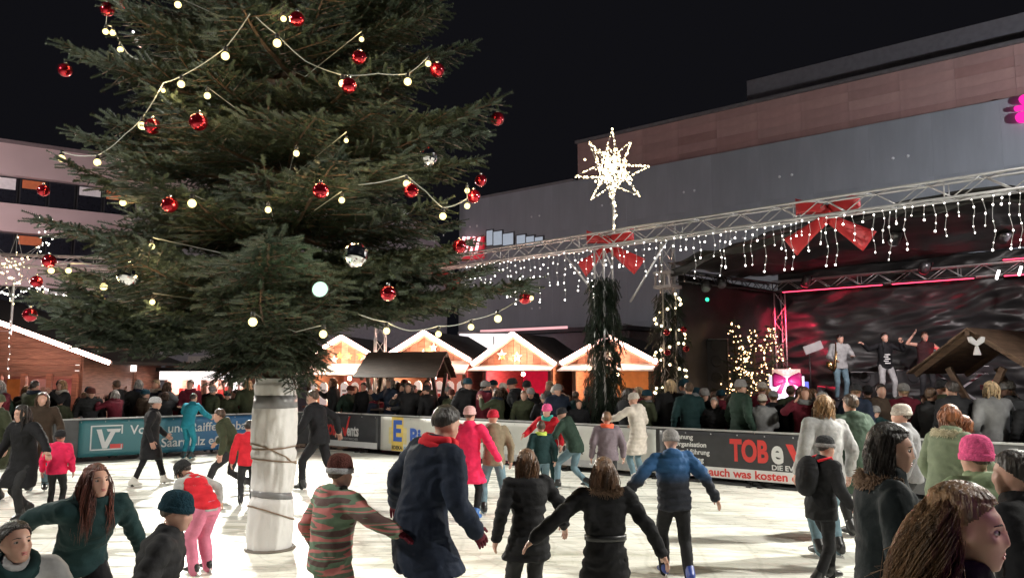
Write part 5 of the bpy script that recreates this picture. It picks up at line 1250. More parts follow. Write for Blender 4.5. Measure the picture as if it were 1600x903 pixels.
def beanie(r, m, parent, pom=None, rim=None, tall=1.0, name='knit_hat', low=0.0):
    hh = r.hh; Hm = r.H; o = r.head; mb = MB(); f = lambda x, y, z: o + Hm @ (V3(x, y, z) * hh)
    prof = [(.98, .06 - low), (1.02, .14 - low), (1.01, .28), (.95, .40), (.80, .50 * tall), (.52, .575 * tall), (.2, .60 * tall), (.01, .605 * tall)]
    rings = [(f(0, -.05 - .03 * z, z), Hm @ V3(.375 * q * hh, 0, 0), Hm @ V3(0, .455 * q * hh, 0)) for q, z in prof]
    mb.loft(rings, 24); ob = mb.build(name, m, parent, True)
    rm = MB().loft([(f(0, -.05, z - low), Hm @ V3(.375 * q * hh, 0, 0), Hm @ V3(0, .455 * q * hh, 0)) for q, z in ((1.0, .03), (1.09, .045), (1.10, .16), (1.07, .21), (1.0, .215))], 24)
    rm.build('turned_up_rim', rim or m, ob, True)
    if pom:
        pm = MB().ball(f(0, -.06, .70 * tall), .17 * hh, 12, 8); p_ = pm.build('pompom', pom, ob, True)
    return ob
def scarf(r, m, parent, name='scarf', big=1.0):
    mb = MB(); C = r.C; h = r.h
    for z, q, dy in ((-.008, .062, .0), (.014, .058, .004)):
        mb.path([r.neck + C @ V3(math.cos(a) * q * h * big, math.sin(a) * q * h * big * .95 + dy * h, z * h + .006 * h * math.sin(a * 2 + z * 90)) for a in np.linspace(0, 2 * PI, 20)], .020 * h * big, 8)
    return mb.build(name, m, parent, True)
def fur(r, m, parent, name='fur_collar', n=1300, hood=True, big=1.0):
    rg = random.Random(4); mb = MB(); C = r.C; h = r.h
    for i in range(n):
        a = rg.uniform(-PI * 1.08, PI * .08); q = .072 * h * big
        base = r.neck + C @ V3(math.cos(a) * q * 1.12, math.sin(a) * q * .95 + .008 * h, (-.012 + rg.uniform(-.010, .010)) * h)
        d = C @ V3(math.cos(a) * rg.uniform(.2, 1), math.sin(a) * rg.uniform(.2, 1), rg.uniform(-.5, .8)); d.normalize(); L = rg.uniform(.018, .034) * h
        mb.path([base, base + d * L * .6, base + d * L + V3(0, 0, -.006 * h)], [.0028 * h, .0024 * h, .0006 * h], 3)
    core = MB().path([r.neck + C @ V3(math.cos(a) * .080 * h * big, math.sin(a) * .070 * h * big + .006 * h, -.014 * h) for a in np.linspace(-PI * 1.08, PI * .08, 16)], .017 * h * big, 8)
    mb.add(core.v, core.f); return mb.build(name, m, parent, True)
def eyes(r, parent):
    for s_ in (-1, 1):
        c = r.head + r.H @ (V3(s_ * .135, .285, .005) * r.hh); e = MB().ball(c, (.058 * r.hh, .05 * r.hh, .036 * r.hh), 10, 7, M=r.H).build('eye', m_eye, parent, True)
        c2 = r.head + r.H @ (V3(s_ * .137, .335, .005) * r.hh); MB().ball(c2, (.030 * r.hh, .016 * r.hh, .030 * r.hh), 8, 5, M=r.H).build('iris', m_iris, e, True)
        b_ = MB().path([r.head + r.H @ (V3(s_ * x, y, z) * r.hh) for x, y, z in ((.06, .375, .085), (.14, .36, .105), (.22, .28, .085))], [.010 * r.hh, .014 * r.hh, .006 * r.hh], 5).build('eyebrow', MATS['hair_dark'] if 'hair_dark' in MATS else m_iris, parent, True)
    MB().ball(r.head + r.H @ (V3(0, .392, -.252) * r.hh), (.085 * r.hh, .022 * r.hh, .017 * r.hh), 10, 5, M=r.H).build('lips', m_lip, parent, True)
    MB().ball(r.head + r.H @ (V3(0, .386, -.298) * r.hh), (.075 * r.hh, .024 * r.hh, .020 * r.hh), 10, 5, M=r.H).build('lips', m_lip, parent, True)
def person(label, X, Y, yaw, h, pose={}, vox=.014, kid=0.0, skin=None, glove=None, coat=None, legs=None, shoes=None, hair=None, hat=None, scarf_=None, fur_=None, face=False, group=None, curl=.5, z=0.0, vest=None, skip=False):
    r = make_rig(h, pose, kid); sk = skin or SKIN; gl = glove or sk
    o = body_mesh(r).build('person', [sk, gl], None, True); o.location = (X, Y, z); o.rotation_euler = (0, 0, R(yaw)); tag(o, label, 'person', group)
    remesh(o, vox if vox < .011 else (max(vox, .013) if face else max(vox * 1.3, .016)), 3, face_fn(r, hands(r, curl), None))
    if coat:
        kw = dict(coat); m = kw.pop('m'); am = kw.pop('amp', .012) * 1.25; qt = kw.pop('quilt', 0); nm = kw.pop('name', 'coat')
        c = coat_mesh(r, **kw).build(nm, m, o, True); remesh(c, vox if vox < .0095 else max(vox * 1.15, .0135), 5, wrinkle(am, qt, X * 7 % 50))
    if vest:
        kw = dict(vest); m = kw.pop('m'); qt = kw.pop('quilt', 0); c = coat_mesh(r, kind='vest', bulk=kw.pop('bulk', 1.09), length=kw.pop('length', .0), hood=kw.pop('hood', False)).build('vest', m, o, True); remesh(c, vox, 4, wrinkle(.006, qt))
    if legs:
        m, fit = legs if isinstance(legs, tuple) else (legs, 1.0); c = trousers_mesh(r, fit).build('trousers', m, o, True); remesh(c, vox * 1.4, 3, wrinkle(.011, 0, Y * 5 % 40))
    if shoes:
        m, shoe = shoes
        for k in 'lr': skate(r, k, m, o, shoe, R(pose.get(k + 'toe', 0)))
    if hair:
        key, style = hair[:2]; kw = hair[2] if len(hair) > 2 else {}; m = hairmat(key, HAIR[key]); hair_cap(r, m, o, style, vox <= .013, seed=X * 3 + Y)
        if style == 'long': long_hair(r, m, o, seed=int(X * 100) + 7, **kw)
    if hat: kw = dict(hat); beanie(r, kw.pop('m'), o, **kw)
    if scarf_: scarf(r, scarf_, o)
    if fur_: fur(r, fur_, o)
    if face: eyes(r, o)
    return o, r
FB = fabric
K = dict(black=FB('black', (.014, .014, .016)), coal=FB('coal', (.028, .028, .03)), navy=FB('navy', (.014, .020, .036)), teal=FB('teal', (.012, .032, .034)), olive=FB('olive', (.045, .052, .030)), grey=FB('grey', (.16, .16, .165)), lgrey=FB('lgrey', (.34, .34, .34)), brown=FB('brown', (.055, .038, .028)), tan=FB('tan', (.20, .16, .11)), red=FB('red', (.55, .022, .035)), pink=FB('pink', (.80, .03, .11)), cream=FB('cream', (.52, .47, .42)), cyan=FB('cyan', (.02, .20, .27)), jeans=FB('jeans', (.13, .20, .24)), blue=FB('blue', (.02, .06, .15)), green=FB('green', (.022, .04, .030)), sage=FB('sage', (.15, .18, .12)), rose=FB('rose', (.55, .17, .26)), mauve=FB('mauve', (.15, .12, .14)), white=FB('white', (.6, .6, .6)), lime=FB('lime', (.45, .55, .10)), wine=FB('wine', (.10, .012, .022)))
skB = mat('skate_black', (.018, .018, .02), .35); skBlue = mat('skate_blue', (.03, .13, .40), .4); skNavy = mat('skate_navy', (.02, .04, .20), .4); skW = mat('skate_white', (.6, .58, .55), .4)
def knit(key, c): return mat('knit_' + key, c, .9, var=.2, scale=40, bump=.7, bscale=90, spec=.15)
kPaleP = knit('pale_pink', (.72, .42, .42)); kHotP = knit('hot_pink', (.85, .12, .30)); kDark = knit('dark', (.03, .03, .033)); kGrey = knit('grey', (.22, .21, .21)); kCream = knit('cream', (.50, .45, .40)); kTeal = knit('teal', (.012, .040, .058)); kRed = knit('red', (.55, .03, .06)); kSilver = knit('silver', (.5, .5, .52)); kBrown = knit('brown', (.09, .03, .025))
furB = mat('fur_brown', (.16, .10, .065), .9, var=.4, scale=60); furP = mat('fur_pale', (.5, .45, .32), .9, var=.3, scale=60)
# two-tone cloths
def twotone(name, c0, c1, z0, z1, rough=.8):
    m = mat('cloth_' + name, c0, rough, bump=.25, bscale=22, spec=.3); n = m.node_tree.nodes; l = m.node_tree.links
    tc = n.new('ShaderNodeTexCoord'); s_ = n.new('ShaderNodeSeparateXYZ'); l.new(tc.outputs['Object'], s_.inputs[0]); mr = n.new('ShaderNodeMapRange'); mr.inputs['From Min'].default_value = z0; mr.inputs['From Max'].default_value = z1
    r_ = n.new('ShaderNodeValToRGB'); r_.color_ramp.elements[0].color = c0 + (1,); r_.color_ramp.elements[1].color = c1 + (1,); l.new(s_.outputs['Z'], mr.inputs['Value']); l.new(mr.outputs[0], r_.inputs[0]); l.new(r_.outputs[0], n['Principled BSDF'].inputs['Base Color']); return m
cBlue = twotone('blue_black_jacket', (.012, .014, .022), (.018, .075, .19), .95, 1.10)
def stripes(name):
    m = mat('cloth_' + name, (.2, .2, .2), .8, bump=.25, bscale=22); n = m.node_tree.nodes; l = m.node_tree.links
    tc = n.new('ShaderNodeTexCoord'); w = n.new('ShaderNodeTexNoise'); mp = n.new('ShaderNodeMapping'); mp.inputs['Scale'].default_value = (1.6, 1.6, 15); w.inputs['Scale'].default_value = 1.0; w.inputs['Detail'].default_value = 1.5
    l.new(tc.outputs['Object'], mp.inputs[0]); l.new(mp.outputs[0], w.inputs['Vector']); r_ = n.new('ShaderNodeValToRGB'); r_.color_ramp.interpolation = 'CONSTANT'; e = r_.color_ramp.elements
    e[0].color = (.10, .055, .05, 1); e[1].position = .42; e[1].color = (.13, .20, .13, 1)
    q = e.new(.50); q.color = (.50, .16, .15, 1); q = e.new(.58); q.color = (.11, .15, .10, 1); q = e.new(.66); q.color = (.48, .20, .19, 1)
    l.new(w.outputs['Fac'], r_.inputs[0]); l.new(r_.outputs[0], n['Principled BSDF'].inputs['Base Color']); return m
cStripe = stripes('striped_snowsuit')
# ---- skaters and people near the camera
def at(px, Y): p = XY(px, Y); return p.x, p.y
J = lambda m, **k: dict(m=m, **k)
stride = dict(lf=(-.10, .10, .05), rf=(.10, -.16, .07), drop=.03)
# woman in black coat at the left edge, child with pink bag, olive figure
person('woman with long dark hair in a black coat skating at the left edge', *at(48, 11.0), 165, 1.66, dict(lean=8, lh=(-.75, .35, -.55), rh=(.35, .3, -.85), head=(5, -15, 0), **stride), coat=J(K['black'], kind='coat', bulk=1.12), legs=K['coal'], shoes=(skB, False), hair=('dark', 'long', dict(n=50, length=.22)), face=True)
person('small child in a bright pink jacket beside the woman in black at the left', *at(98, 11.6), 10, 1.18, dict(lean=8), kid=.6, coat=J(K['pink'], kind='jacket', bulk=1.2, hood=True), legs=K['coal'], shoes=(skB, False), hair=('brown', 'short'), hat=dict(m=kDark))
person('skater in an olive coat cut off by the left edge', *at(6, 12.6), 150, 1.70, dict(lean=6), coat=J(K['olive'], kind='coat', bulk=1.12), legs=K['coal'], shoes=(skB, False), hat=dict(m=knit('olive', (.09, .10, .06))))
person('skater in a grey coat behind the woman in black at the left', *at(70, 13.6), 200, 1.72, dict(lean=4), coat=J(K['brown'], kind='coat', bulk=1.1), legs=K['jeans'], shoes=(skB, False), hair=('brown', 'long', dict(n=40, length=.2)))
# auburn girl
person('girl with long auburn hair in a dark teal jacket reaching forward with spread arms', *at(150, 5.35), 226, 1.60, dict(lean=34, lh=(-.48, .15, -.86), rh=(.42, -.35, -.80), head=(-26, 12, 0), drop=.05, hy=-.08, lf=(-.09, .12, .05), rf=(.10, -.2, .06)), vox=.011, coat=J(K['teal'], kind='jacket', bulk=1.10, amp=.016, hood=True), legs=K['black'], shoes=(skB, False), hair=('auburn', 'long', dict(n=560, length=.27, width=.004, front=1.0)), face=True)
person('boy with dark hair bending forward in a patterned pale jacket at the bottom left', *at(40, 4.35), 215, 1.46, dict(lean=36, head=(-30, 25, 0), drop=.08, rh=(.3, .7, -.6), lh=(-.3, .7, -.5)), vox=.011, kid=.25, coat=J(K['lgrey'], kind='jacket', bulk=1.12, amp=.015), legs=K['black'], shoes=(skB, False), hair=('dark', 'short'), face=True, scarf_=K['teal'])
person('child in a dark olive coat and teal knit hat at the bottom left', *at(250, 4.5), -75, 1.36, dict(lean=14, head=(4, 0, 0)), vox=.011, kid=.3, coat=J(K['coal'], kind='coat', bulk=1.18, quilt=.011), legs=K['black'], shoes=(skB, False), hair=('brown', 'short'), hat=dict(m=kTeal, tall=1.05), face=True)
# girl in pink trousers leaning on the trunk side
person('child in pink trousers and red vest bending over beside the wrapped trunk', *at(327, 8.1), 62, 1.28, dict(lean=52, lh=(-.15, .75, -.45), rh=(.65, .55, -.35), head=(10, 25, 0), hy=-.04, drop=.005), vox=.012, kid=.35, coat=J(K['lgrey'], kind='jacket', bulk=.98, length=.02), vest=dict(m=K['red'], quilt=.010), legs=(K['rose'], 1.30), shoes=(skB, False), hair=('dark', 'long', dict(n=24, length=.12)), hat=dict(m=kDark))
# mid distance left
person('skater in a black coat with pale headband and white skates before the bank banner', *at(240, 14.2), -70, 1.62, dict(lean=5, lh=(-.2, .45, -.75), lf=(-.06, .16, .05), rf=(.06, -.15, .05)), coat=J(K['black'], kind='coat', bulk=1.1), legs=(K['black'], .9), shoes=(skW, False), hair=('brown', 'short'), hat=dict(m=kSilver, tall=.92))
person('child in a cyan snowsuit leaning on the bank banner boards', *at(297, 18.6), -20, 1.58, dict(lean=16, lh=(-.3, .75, -.3), rh=(.3, .7, -.4)), coat=J(K['cyan'], kind='jacket', bulk=1.08), legs=K['cyan'], shoes=(skB, False), hair=('dark', 'short'))
person('skater in a green hooded jacket striding behind the wrapped trunk', *at(362, 13.4), 95, 1.62, dict(lean=32, lh=(-.4, .3, -.8), rh=(.55, .65, -.3), drop=.07, hy=-.06, lf=(-.08, .20, .05), rf=(.08, -.22, .10), head=(-8, 0, 0)), coat=J(K['olive'], kind='jacket', bulk=1.14, hood=True), legs=K['coal'], shoes=(skB, False), hair=('brown', 'short'))
person('child in a red jacket almost hidden behind the wrapped trunk', *at(392, 12.2), 20, 1.30, dict(lean=6), kid=.4, coat=J(K['red'], kind='jacket', bulk=1.12), legs=K['coal'], shoes=(skB, False), hair=('dark', 'short'))
person('man in a black jacket skating left just right of the wrapped trunk', *at(502, 13.7), 75, 1.80, dict(lean=14, lh=(-.3, .55, -.65), rh=(.4, -.25, -.8), head=(0, 10, 0), drop=.02, lf=(-.06, .14, .05), rf=(.08, -.20, .06)), coat=J(K['black'], kind='jacket', bulk=1.15), legs=K['black'], shoes=(skB, False), hair=('brown', 'short'), face=True)
# striped child and tall man
person('child in a striped pink and green snowsuit holding the tall man by the hand', *at(522, 5.55), -42, 1.44, dict(lean=8, rh=(.86, .25, -.36), lh=(-.25, .2, -.85), side=0), vox=.011, kid=.3, glove=K['wine'], coat=J(cStripe, kind='jacket', bulk=1.22, amp=.014, hood=True), legs=(cStripe, 1.35), shoes=(skB, False), hair=('brown', 'short'), hat=dict(m=kBrown, rim=kSilver, tall=1.12, low=.02))
person('tall man in a long dark navy coat with red scarf leaning to the right', *at(658, 5.5), -50, 1.84, dict(lean=15, side=4, lh=(-.60, .25, -.72), rh=(.2, .45, -.75), head=(10, 0, 0)), vox=.012, glove=K['wine'], coat=J(K['navy'], kind='coat', bulk=1.22, amp=.014, length=.16), legs=K['teal'], shoes=(skB, False), hair=('dark', 'short'), scarf_=K['red'], face=True)
person('woman in a bright pink coat and pale pink knit hat standing on blue skates', *at(733, 10.85), -18, 1.58, dict(lean=3, rh=(.50, .12, -.82), lh=(-.3, .2, -.85)), glove=K['cream'], coat=J(K['pink'], kind='coat', bulk=1.06, quilt=.006, length=.19), legs=(K['black'], .85), shoes=(skBlue, False), hat=dict(m=kPaleP), hair=('brown', 'short'))
person('skater in a red knit hat and tan jacket beside the woman in pink', *at(772, 11.4), 15, 1.50, dict(lean=6, lf=(-.09, .03, .05), rf=(.13, -.02, .05), lh=(-.3, .3, -.8)), kid=.15, coat=J(K['tan'], kind='jacket', bulk=1.12, hood=True), legs=K['jeans'], shoes=(skB, False), hat=dict(m=kRed), scarf_=K['cream'])
person('boy with brown hair in a teal jacket with a lime collar', *at(846, 12.6), 10, 1.26, dict(lean=6), kid=.5, coat=J(K['teal'], kind='jacket', bulk=1.15), legs=K['jeans'], shoes=(skB, False), hair=('brown', 'short'), scarf_=K['lime'])
person('small child in red with a pink hat and turquoise scarf at the rink boards', *at(858, 14.4), 150, 1.46, dict(lean=10, rh=(.5, .5, -.5)), kid=.5, coat=J(K['red'], kind='jacket', bulk=1.15), legs=K['teal'], shoes=(skB, False), hat=dict(m=kHotP), scarf_=FB('turquoise', (.05, .42, .36)))
person('skater in a dark green hooded jacket stooping beside the small child', *at(892, 13.9), 60, 1.58, dict(lean=30, rh=(.4, .6, -.4), lh=(-.3, .7, -.3), drop=.06, hy=-.05, lf=(-.08, .14, .05), rf=(.1, -.16, .06)), coat=J(K['green'], kind='jacket', bulk=1.15, hood=True), legs=K['jeans'], shoes=(skB, False), hat=dict(m=kDark))
person('child in a mauve grey jacket with an orange scarf facing the pale banner', *at(948, 12.4), 0, 1.42, dict(lean=6), kid=.35, coat=J(K['mauve'], kind='jacket', bulk=1.2), legs=K['coal'], shoes=(skB, False), hair=('chestnut', 'short'), scarf_=FB('orange', (.7, .12, .06)))
person('woman in a cream quilted coat and knit hat holding on to the rink boards', *at(996, 14.5), 40, 1.68, dict(lean=8, lh=(-.25, .86, -.25), rh=(.2, .6, -.5), head=(6, 15, 0)), coat=J(K['cream'], kind='coat', bulk=1.06, quilt=.008, length=.20, hood=True), legs=(K['jeans'], .95), shoes=(skW, False), hat=dict(m=kCream))
# girls in black coats, blue boy
person('girl with long brown hair in black coat seen from behind, left of two holding hands', *at(826, 6.4), 22, 1.42, dict(lean=5, rh=(.45, .2, -.82), lh=(-.25, .1, -.92)), vox=.011, kid=.15, coat=J(K['black'], kind='coat', bulk=1.10, amp=.014, length=.14, quilt=.009), legs=(K['coal'], 1.15), shoes=(skB, False), hair=('chestnut', 'long', dict(n=440, length=.20, width=.0042, front=.3)))
GIRL = person('girl with long brown hair in fur hooded black coat with arms spread, seen from behind', *at(943, 5.6), 3, 1.44, dict(lean=4, lh=(-.76, -.05, -.62), rh=(.50, -.12, -.84)), vox=.010, kid=.12, coat=J(K['black'], kind='long', bulk=1.06, amp=.014, length=.24, flare=1.15, quilt=.007), legs=K['black'], shoes=(skB, False), hair=('chestnut', 'long', dict(n=560, length=.27, width=.0042, front=.25)), fur_=furB)
person('boy in a blue and black jacket and grey helmet skating away on blue skates', *at(1049, 7.85), 4, 1.47, dict(lean=10, lh=(-.66, -.05, -.72), rh=(.52, -.08, -.82), lf=(-.05, .10, .05), rf=(.06, -.13, .055), head=(4, -20, 0)), vox=.011, kid=.2, coat=J(cBlue, kind='jacket', bulk=1.16, hood=True, amp=.014, quilt=.010), legs=(K['black'], 1.1), shoes=(skNavy, False), hat=dict(m=kGrey, tall=.97, name='helmet', low=.05))
# right-hand group
person('woman with blond hair in a light grey jacket, seen from behind', *at(1285, 8.8), 10, 1.80, dict(lean=4, side=3), vox=.013, coat=J(K['lgrey'], kind='jacket', bulk=1.12, length=.10), legs=K['jeans'], shoes=(skB, False), hair=('blond', 'long', dict(n=240, length=.16, width=.007, front=.4)))
KID = person('child in black with a striped grey cap and backpack before the big red lettered banner', *at(1274, 7.7), -75, 1.42, dict(lean=9, lh=(-.2, .3, -.85), rh=(.2, .4, -.8), lf=(-.06, .10, .05), rf=(.06, -.10, .05)), vox=.012, kid=.2, coat=J(K['black'], kind='jacket', bulk=1.18, length=.08), legs=K['black'], shoes=(skB, False), hat=dict(m=kDark, rim=kGrey), hair=('dark', 'short'), face=True)
person('person in a dark green hooded coat with back turned behind the blond woman', *at(1332, 9.9), 15, 1.78, dict(lean=5), vox=.014, coat=J(FB('bottle', (.05, .075, .055)), kind='coat', bulk=1.22, hood=True), legs=K['coal'], shoes=(skB, False), hair=('brown', 'short'))
person('woman with long dark hair in a black fur collared coat in profile at the right', *at(1368, 4.05), -106, 1.79, dict(lean=3, head=(4, 0, 0), lh=(-.15, .3, -.9), rh=(.15, .3, -.9)), vox=.011, coat=J(FB('ink', (.010, .014, .016)), kind='coat', bulk=1.08, amp=.014, length=.20), legs=K['black'], shoes=(skB, False), hair=('dark', 'long', dict(n=800, length=.18, width=.0029, front=-.1)), fur_=furB, face=True)
person('person in a sage green jacket with pale fur hood, arm stretched to the right', *at(1466, 7.4), -75, 1.76, dict(lean=12, rh=(.2, .75, -.5), lh=(-.2, .4, -.8), head=(6, 60, 0)), vox=.013, coat=J(K['sage'], kind='jacket', bulk=1.06, length=.10), legs=K['lgrey'], shoes=(skB, False), hair=('red', 'long', dict(n=60, length=.10, width=.014)), fur_=furP, face=True)
person('red haired person in a red jacket between the sage jacket and the pink hat', *at(1505, 7.6), 40, 1.64, dict(lean=4), vox=.014, coat=J(K['red'], kind='jacket', bulk=1.1), legs=K['coal'], shoes=(skB, False), hair=('red', 'long', dict(n=60, length=.08, width=.015)))
person('child in bright pink knit hat and pale green and white jacket, seen from behind', *at(1528, 4.9), 12, 1.63, dict(lean=5), vox=.012, kid=.12, coat=J(twotone('green_white_jacket', (.55, .52, .5), (.20, .26, .15), 1.02, 1.12), kind='jacket', bulk=1.25, hood=True), legs=K['coal'], shoes=(skB, False), hair=('brown', 'short'), hat=dict(m=kHotP, tall=1.08, low=.08))
person('person in a cream knit hat behind the dark haired woman at the right', *at(1412, 9.0), 60, 1.68, dict(lean=4), vox=.015, coat=J(K['grey'], kind='jacket', bulk=1.15), legs=K['coal'], shoes=(skB, False), hat=dict(m=kCream), hair=('brown', 'short'))
person('dark clothed person cut off by the right edge', *at(1592, 3.9), 40, 1.66, dict(lean=4), vox=.013, coat=J(K['black'], kind='coat', bulk=1.2), legs=K['black'], shoes=(skB, False), hair=('dark', 'short'))
# woman nearest the camera
fx, fy = at(1470, 2.32)
FG, FR = person('woman with big wavy brown hair nearest the camera looking right', fx, fy, -118, 1.725, dict(lean=2, head=(2, 0, 0), lh=(-.15, .2, -.93), rh=(.15, .2, -.93)), vox=.009, coat=J(K['coal'], kind='jacket', bulk=1.08), legs=K['black'], shoes=(skB, False), hair=('golden', 'short'), face=True)
long_hair(FR, hairmat('golden', HAIR['golden']), FG, n=3600, length=.29, seed=77, wave=.026, width=.0018, front=-.2, flare=.62, back=.8)
parcan('magenta lamp beyond the right edge shining on the woman nearest the camera', Vector((3.6, .9, 2.7)), Vector((fx + .1, fy - .05, 1.6)), 26, (.75, .12, 1.0), 40, glow('par_magenta', (.8, .15, 1), 4))
# belt and backpack
_o, _r = GIRL
MB().loft([(_r.waist + _r.C @ V3(0, 0, z * _r.h), _r.C @ V3(.100 * _r.h * q, 0, 0), _r.C @ V3(0, .082 * _r.h * q, 0)) for z, q in ((-.014, 1.0), (-.012, 1.04), (.012, 1.04), (.014, 1.0))], 24).build('belt', skB, _o, True)
_o, _r = KID
bpk = thing('backpack', 'small black backpack worn by the child in black at the right', 'backpack', _o.location.copy(), R(-75)); _c = _r.chest + _r.C @ V3(0, -.125 * _r.h, -.03 * _r.h)
b_ = MB().ball(_c, (.095 * _r.h, .065 * _r.h, .135 * _r.h), 16, 10, M=_r.C).build('bag', K['black'], bpk, True); remesh(b_, .012, 2, wrinkle(.012))
for s_ in (-1, 1): MB().path([_c + _r.C @ V3(s_ * .06 * _r.h, .03 * _r.h, .11 * _r.h), _r.sh['l' if s_ < 0 else 'r'] + V3(0, 0, .052 * _r.h) - _r.C @ V3(s_ * .03 * _r.h, 0, 0), _r.chest + _r.C @ V3(s_ * .07 * _r.h, .10 * _r.h, 0)], .010 * _r.h, 6).build('strap', K['red'], bpk, True)
# ---- the band on stage
person('saxophonist in a pale jacket and sunglasses on the stage', *at(1313, 20.7), 175, 1.78, dict(lean=4, lh=(-.05, .55, -.45), rh=(.05, .5, -.62), head=(14, 15, 0)), vox=.016, coat=J(K['lgrey'], kind='jacket', bulk=1.1), legs=K['jeans'], shoes=(skB, True), hair=('dark', 'short'), z=SZ)
sxp = W(1307, 560, 20.25)
sax = thing('saxophone', 'golden saxophone held by the musician in the pale jacket', 'saxophone', sxp); m_brass = mat('brass', (.75, .5, .22), .2, 1.0)
MB().path([(.10, .25, .40), (.06, .15, .42), (.02, .06, .34), (-.02, 0, 0), (-.06, -.02, -.22), (-.12, -.06, -.30), (-.19, -.08, -.24), (-.22, -.09, -.08)], [.010, .012, .018, .03, .045, .055, .065, .10], 12).build('body', m_brass, sax, True)
for k in range(6): MB().ball((.0 - .01 * k, -.045, .16 - .055 * k), .018, 8, 5).build('key', m_brass, sax, True)
SING, _ = person('singer in a dark open jacket and printed black shirt holding a microphone', *at(1384, 20.4), 185, 1.80, dict(lean=2, lh=(-.1, .55, .12), le=(-.9, .1, -.8), rh=(.85, .25, .05), re=(.6, -.2, -1), lf=(-.10, .03, .05), rf=(.12, 0, .05)), vox=.016, coat=J(K['black'], kind='jacket', bulk=1.06), legs=K['lgrey'], shoes=(skB, True), hair=('dark', 'short'), z=SZ, curl=1.1)
tag(MB().path([(0, 0, 0), (0, .02, .16), (0, .025, .20)], [.014, .018, .028], 10).build('microphone', m_black, None, True, W(1381, 546, 20.05)), 'black microphone at the singer\'s mouth', 'microphone')
sh_ = W(1384, 560, 20.2); tp = link('shirt_print', None, None, sh_)
for k in range(5): MB().box((.02 * (-1) ** k, -.06, .10 - k * .055), (.14 - .02 * (k % 2), .006, .022)).build('print_line', m_wht, tp)
bpy.context.view_layer.update(); tp.parent = SING; tp.matrix_parent_inverse = SING.matrix_world.inverted()
person('third musician in a dark vest with raised arms on the stage', *at(1447, 20.0), 170, 1.80, dict(lean=4, lh=(-.5, .45, -.35), rh=(.25, .35, .45), re=(1, 0, -.6), le=(-1, 0, -.8)), vox=.016, coat=J(FB('dkred', (.05, .02, .022)), kind='vest', bulk=1.08), legs=K['coal'], shoes=(skB, True), hair=('brown', 'short'), z=SZ)
# ---- spectators: a few built figures, each copied with its own clothes
TEMPL = []
poses = [dict(lean=3), dict(lean=4, lh=(.10, .55, -.55), rh=(-.10, .55, -.52)), dict(lean=3, rh=(.05, .62, -.05), re=(1, -.2, -1)), dict(lean=6, head=(8, 25, 0)), dict(lean=2, head=(-3, -35, 0), lh=(-.1, .5, -.6)), dict(lean=4, rh=(.05, .55, .15), lh=(-.05, .55, .12), re=(1, 0, -1), le=(-1, 0, -1))]
specs = [('jacket', 1.12, False, 'short', None), ('coat', 1.15, True, None, 'kDark'), ('jacket', 1.16, False, 'long', None), ('coat', 1.12, False, None, 'kGrey'), ('jacket', 1.2, True, 'short', None), ('coat', 1.14, False, 'long', None), ('jacket', 1.14, True, None, 'kDark'), ('jacket', 1.1, False, 'short', None), ('coat', 1.18, False, 'long', None), ('jacket', 1.18, True, None, 'kRed')]
for i, (kd, bk, hd, hs_, ht) in enumerate(specs):
    o, r = person('t', 0, -200, 0, 1.70, poses[i % len(poses)], vox=.022, coat=J(K['black'], kind=kd, bulk=bk, hood=hd, amp=.014, quilt=.010 if i % 3 == 0 else 0), legs=K['coal'], shoes=None, hair=(('brown', hs_, dict(n=34, length=.17, width=.02)) if hs_ == 'long' else ('brown', hs_)) if hs_ else ('brown', 'short'), hat=dict(m=kDark) if ht else None, scarf_=K['grey'] if i in (1, 5, 7) else None)
    TEMPL.append((o, hs_, ht))
finalize()
CR = random.Random(21)
COATS = [('black', 'black'), ('black', 'black'), ('charcoal', 'coal'), ('navy', 'navy'), ('dark brown', 'brown'), ('olive', 'olive'), ('dark green', 'green'), ('black', 'black'), ('charcoal', 'coal'), ('grey', 'grey'), ('wine red', 'wine'), ('dark teal', 'teal')]
HATC = [('dark', kDark), ('grey', kGrey), ('teal', kTeal), ('dark', kDark), ('brown', kBrown), ('cream', kCream)]
HAIRC = ['brown', 'dark', 'dark', 'chestnut', 'blond', 'grey', 'brown', 'light']
used = {}
ORD = ['first', 'second', 'third', 'fourth', 'fifth', 'sixth', 'seventh', 'eighth', 'ninth', 'tenth', 'eleventh', 'twelfth', 'thirteenth', 'fourteenth', 'fifteenth', 'sixteenth']
def set_mat(o, m):
    for s_ in o.material_slots: s_.link = 'OBJECT'; s_.material = m
def spectator(x, y, yaw, h, zone):
    ti = CR.randrange(len(TEMPL)); src, hs_, ht = TEMPL[ti]; o = copy_tree(src); o.location = (x, y, 0); o.rotation_euler = (0, 0, R(yaw)); sc_ = h / 1.70; w = CR.uniform(.95, 1.08); o.scale = (sc_ * w, sc_ * w, sc_)
    cn, ck = CR.choice(COATS); hc = CR.choice(HAIRC); hn, hm = CR.choice(HATC)
    for c in o.children:
        b = c.name.split('.')[0]
        if b == 'coat': set_mat(c, K[ck])
        elif b in ('hair', 'hair_lengths'): set_mat(c, hairmat(hc, HAIR[hc]))
        elif b == 'knit_hat':
            set_mat(c, hm)
            for g_ in c.children: set_mat(g_, hm)
        elif b == 'scarf': set_mat(c, K[CR.choice(['grey', 'wine', 'cream', 'navy'])])
    hd = (hn + ' knit hat') if ht else ({'brown': 'brown', 'dark': 'dark', 'chestnut': 'chestnut', 'blond': 'blond', 'grey': 'grey', 'light': 'fair'}[hc] + (' long hair' if hs_ == 'long' else ' short hair'))
    o['_k'] = (hd, cn, zone); o['group'] = 'spectators behind the rink boards'; o['category'] = 'person'
    used.setdefault((hd, cn, zone), []).append(o)
def px_of(x, y): return 800 + x / y / .994 * F
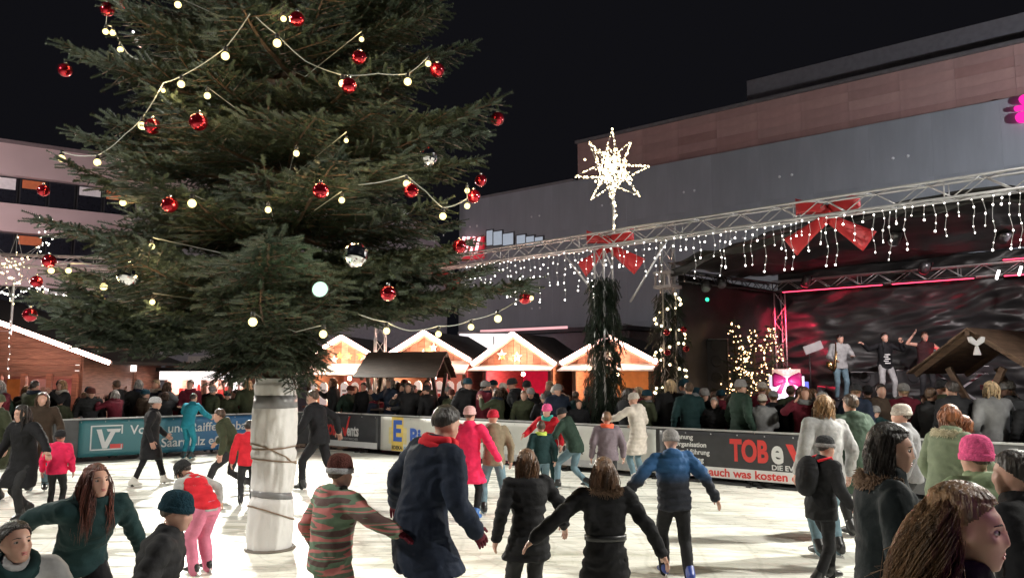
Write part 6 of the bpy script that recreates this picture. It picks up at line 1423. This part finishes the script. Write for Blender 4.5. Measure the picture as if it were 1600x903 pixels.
for row, (off, step) in enumerate(((.55, .50), (1.05, .52), (1.65, .60), (2.3, .85))):
    s = .3 + row * .2
    while s < 17.5:
        p = right_pt(s + CR.uniform(-.15, .15)); nx, ny = -UR[1], UR[0]; q = off + CR.uniform(-.15, .15); x, y = p.x + nx * q, p.y + ny * q; px = px_of(x, y)
        s += step * CR.uniform(.8, 1.3)
        if abs(x - post.x) < .55 and abs(y - post.y) < .6: continue
        if 560 < px < 720 and row == 3: continue
        if px > 1640: continue
        if math.hypot(x - 8.6, y - 13.6) < .9: continue
        zone = 'before the panel stalls' if px < 742 else 'before the pink stall' if px < 900 else 'by the stage tower' if px < 1130 else 'below the saxophonist' if px < 1340 else 'below the singer'
        if px > 1000: yaw = CR.choice([-30, -20, 0, 15, -60, 150, 180, 200]) + CR.uniform(-20, 20)
        else: yaw = CR.choice([180, 150, 210, 165, 195, 30, -40, 90]) + CR.uniform(-25, 25)
        spectator(x, y, yaw, CR.choice([1.48, 1.58, 1.65, 1.70, 1.74, 1.80, 1.86, 1.92]), zone)
for row, (off, step) in enumerate(((.5, .50), (1.0, .55), (1.6, .62))):
    s = .5 + row * .2
    while s < 12:
        p = left_pt(s); q = off + CR.uniform(-.15, .15); x, y = p.x - UL[1] * q, p.y + UL[0] * q; px = px_of(x, y); s += step * CR.uniform(.8, 1.3)
        if px < -40 or (395 < px < 452): continue
        zone = 'before the timber hut' if px < 135 else 'before the white kiosk' if px < 250 else 'left of the trunk'
        spectator(x, y, CR.choice([180, 160, 200, 30, -30, 90]) + CR.uniform(-25, 25), CR.choice([1.48, 1.58, 1.64, 1.70, 1.75, 1.82, 1.88]), zone)
for (hd, cn, zone), L in used.items():
    L.sort(key=lambda o: px_of(o.location.x, o.location.y))
    for i, o in enumerate(L):
        o['label'] = 'spectator with %s and %s coat %s' % (hd, cn, zone) if len(L) == 1 else '%s coat spectator with %s, %s from left of these %s' % (cn, hd, ORD[min(i, 15)], zone)
        del o['_k']
for o, _, _ in TEMPL:
    for c in list(o.children):
        for g_ in list(c.children): bpy.data.objects.remove(g_)
        bpy.data.objects.remove(c)
    bpy.data.objects.remove(o)

# lettering becomes plain mesh
bpy.context.view_layer.update(); _dg = bpy.context.evaluated_depsgraph_get()
_tm = [(o, bpy.data.meshes.new_from_object(o.evaluated_get(_dg))) for o in TEXTS]
for o, me in _tm:
    n_ = bpy.data.objects.new('lettering', me); COL.objects.link(n_); n_.parent = o.parent; n_.location = o.location; n_.rotation_euler = o.rotation_euler; n_.scale = o.scale
    bpy.data.objects.remove(o)
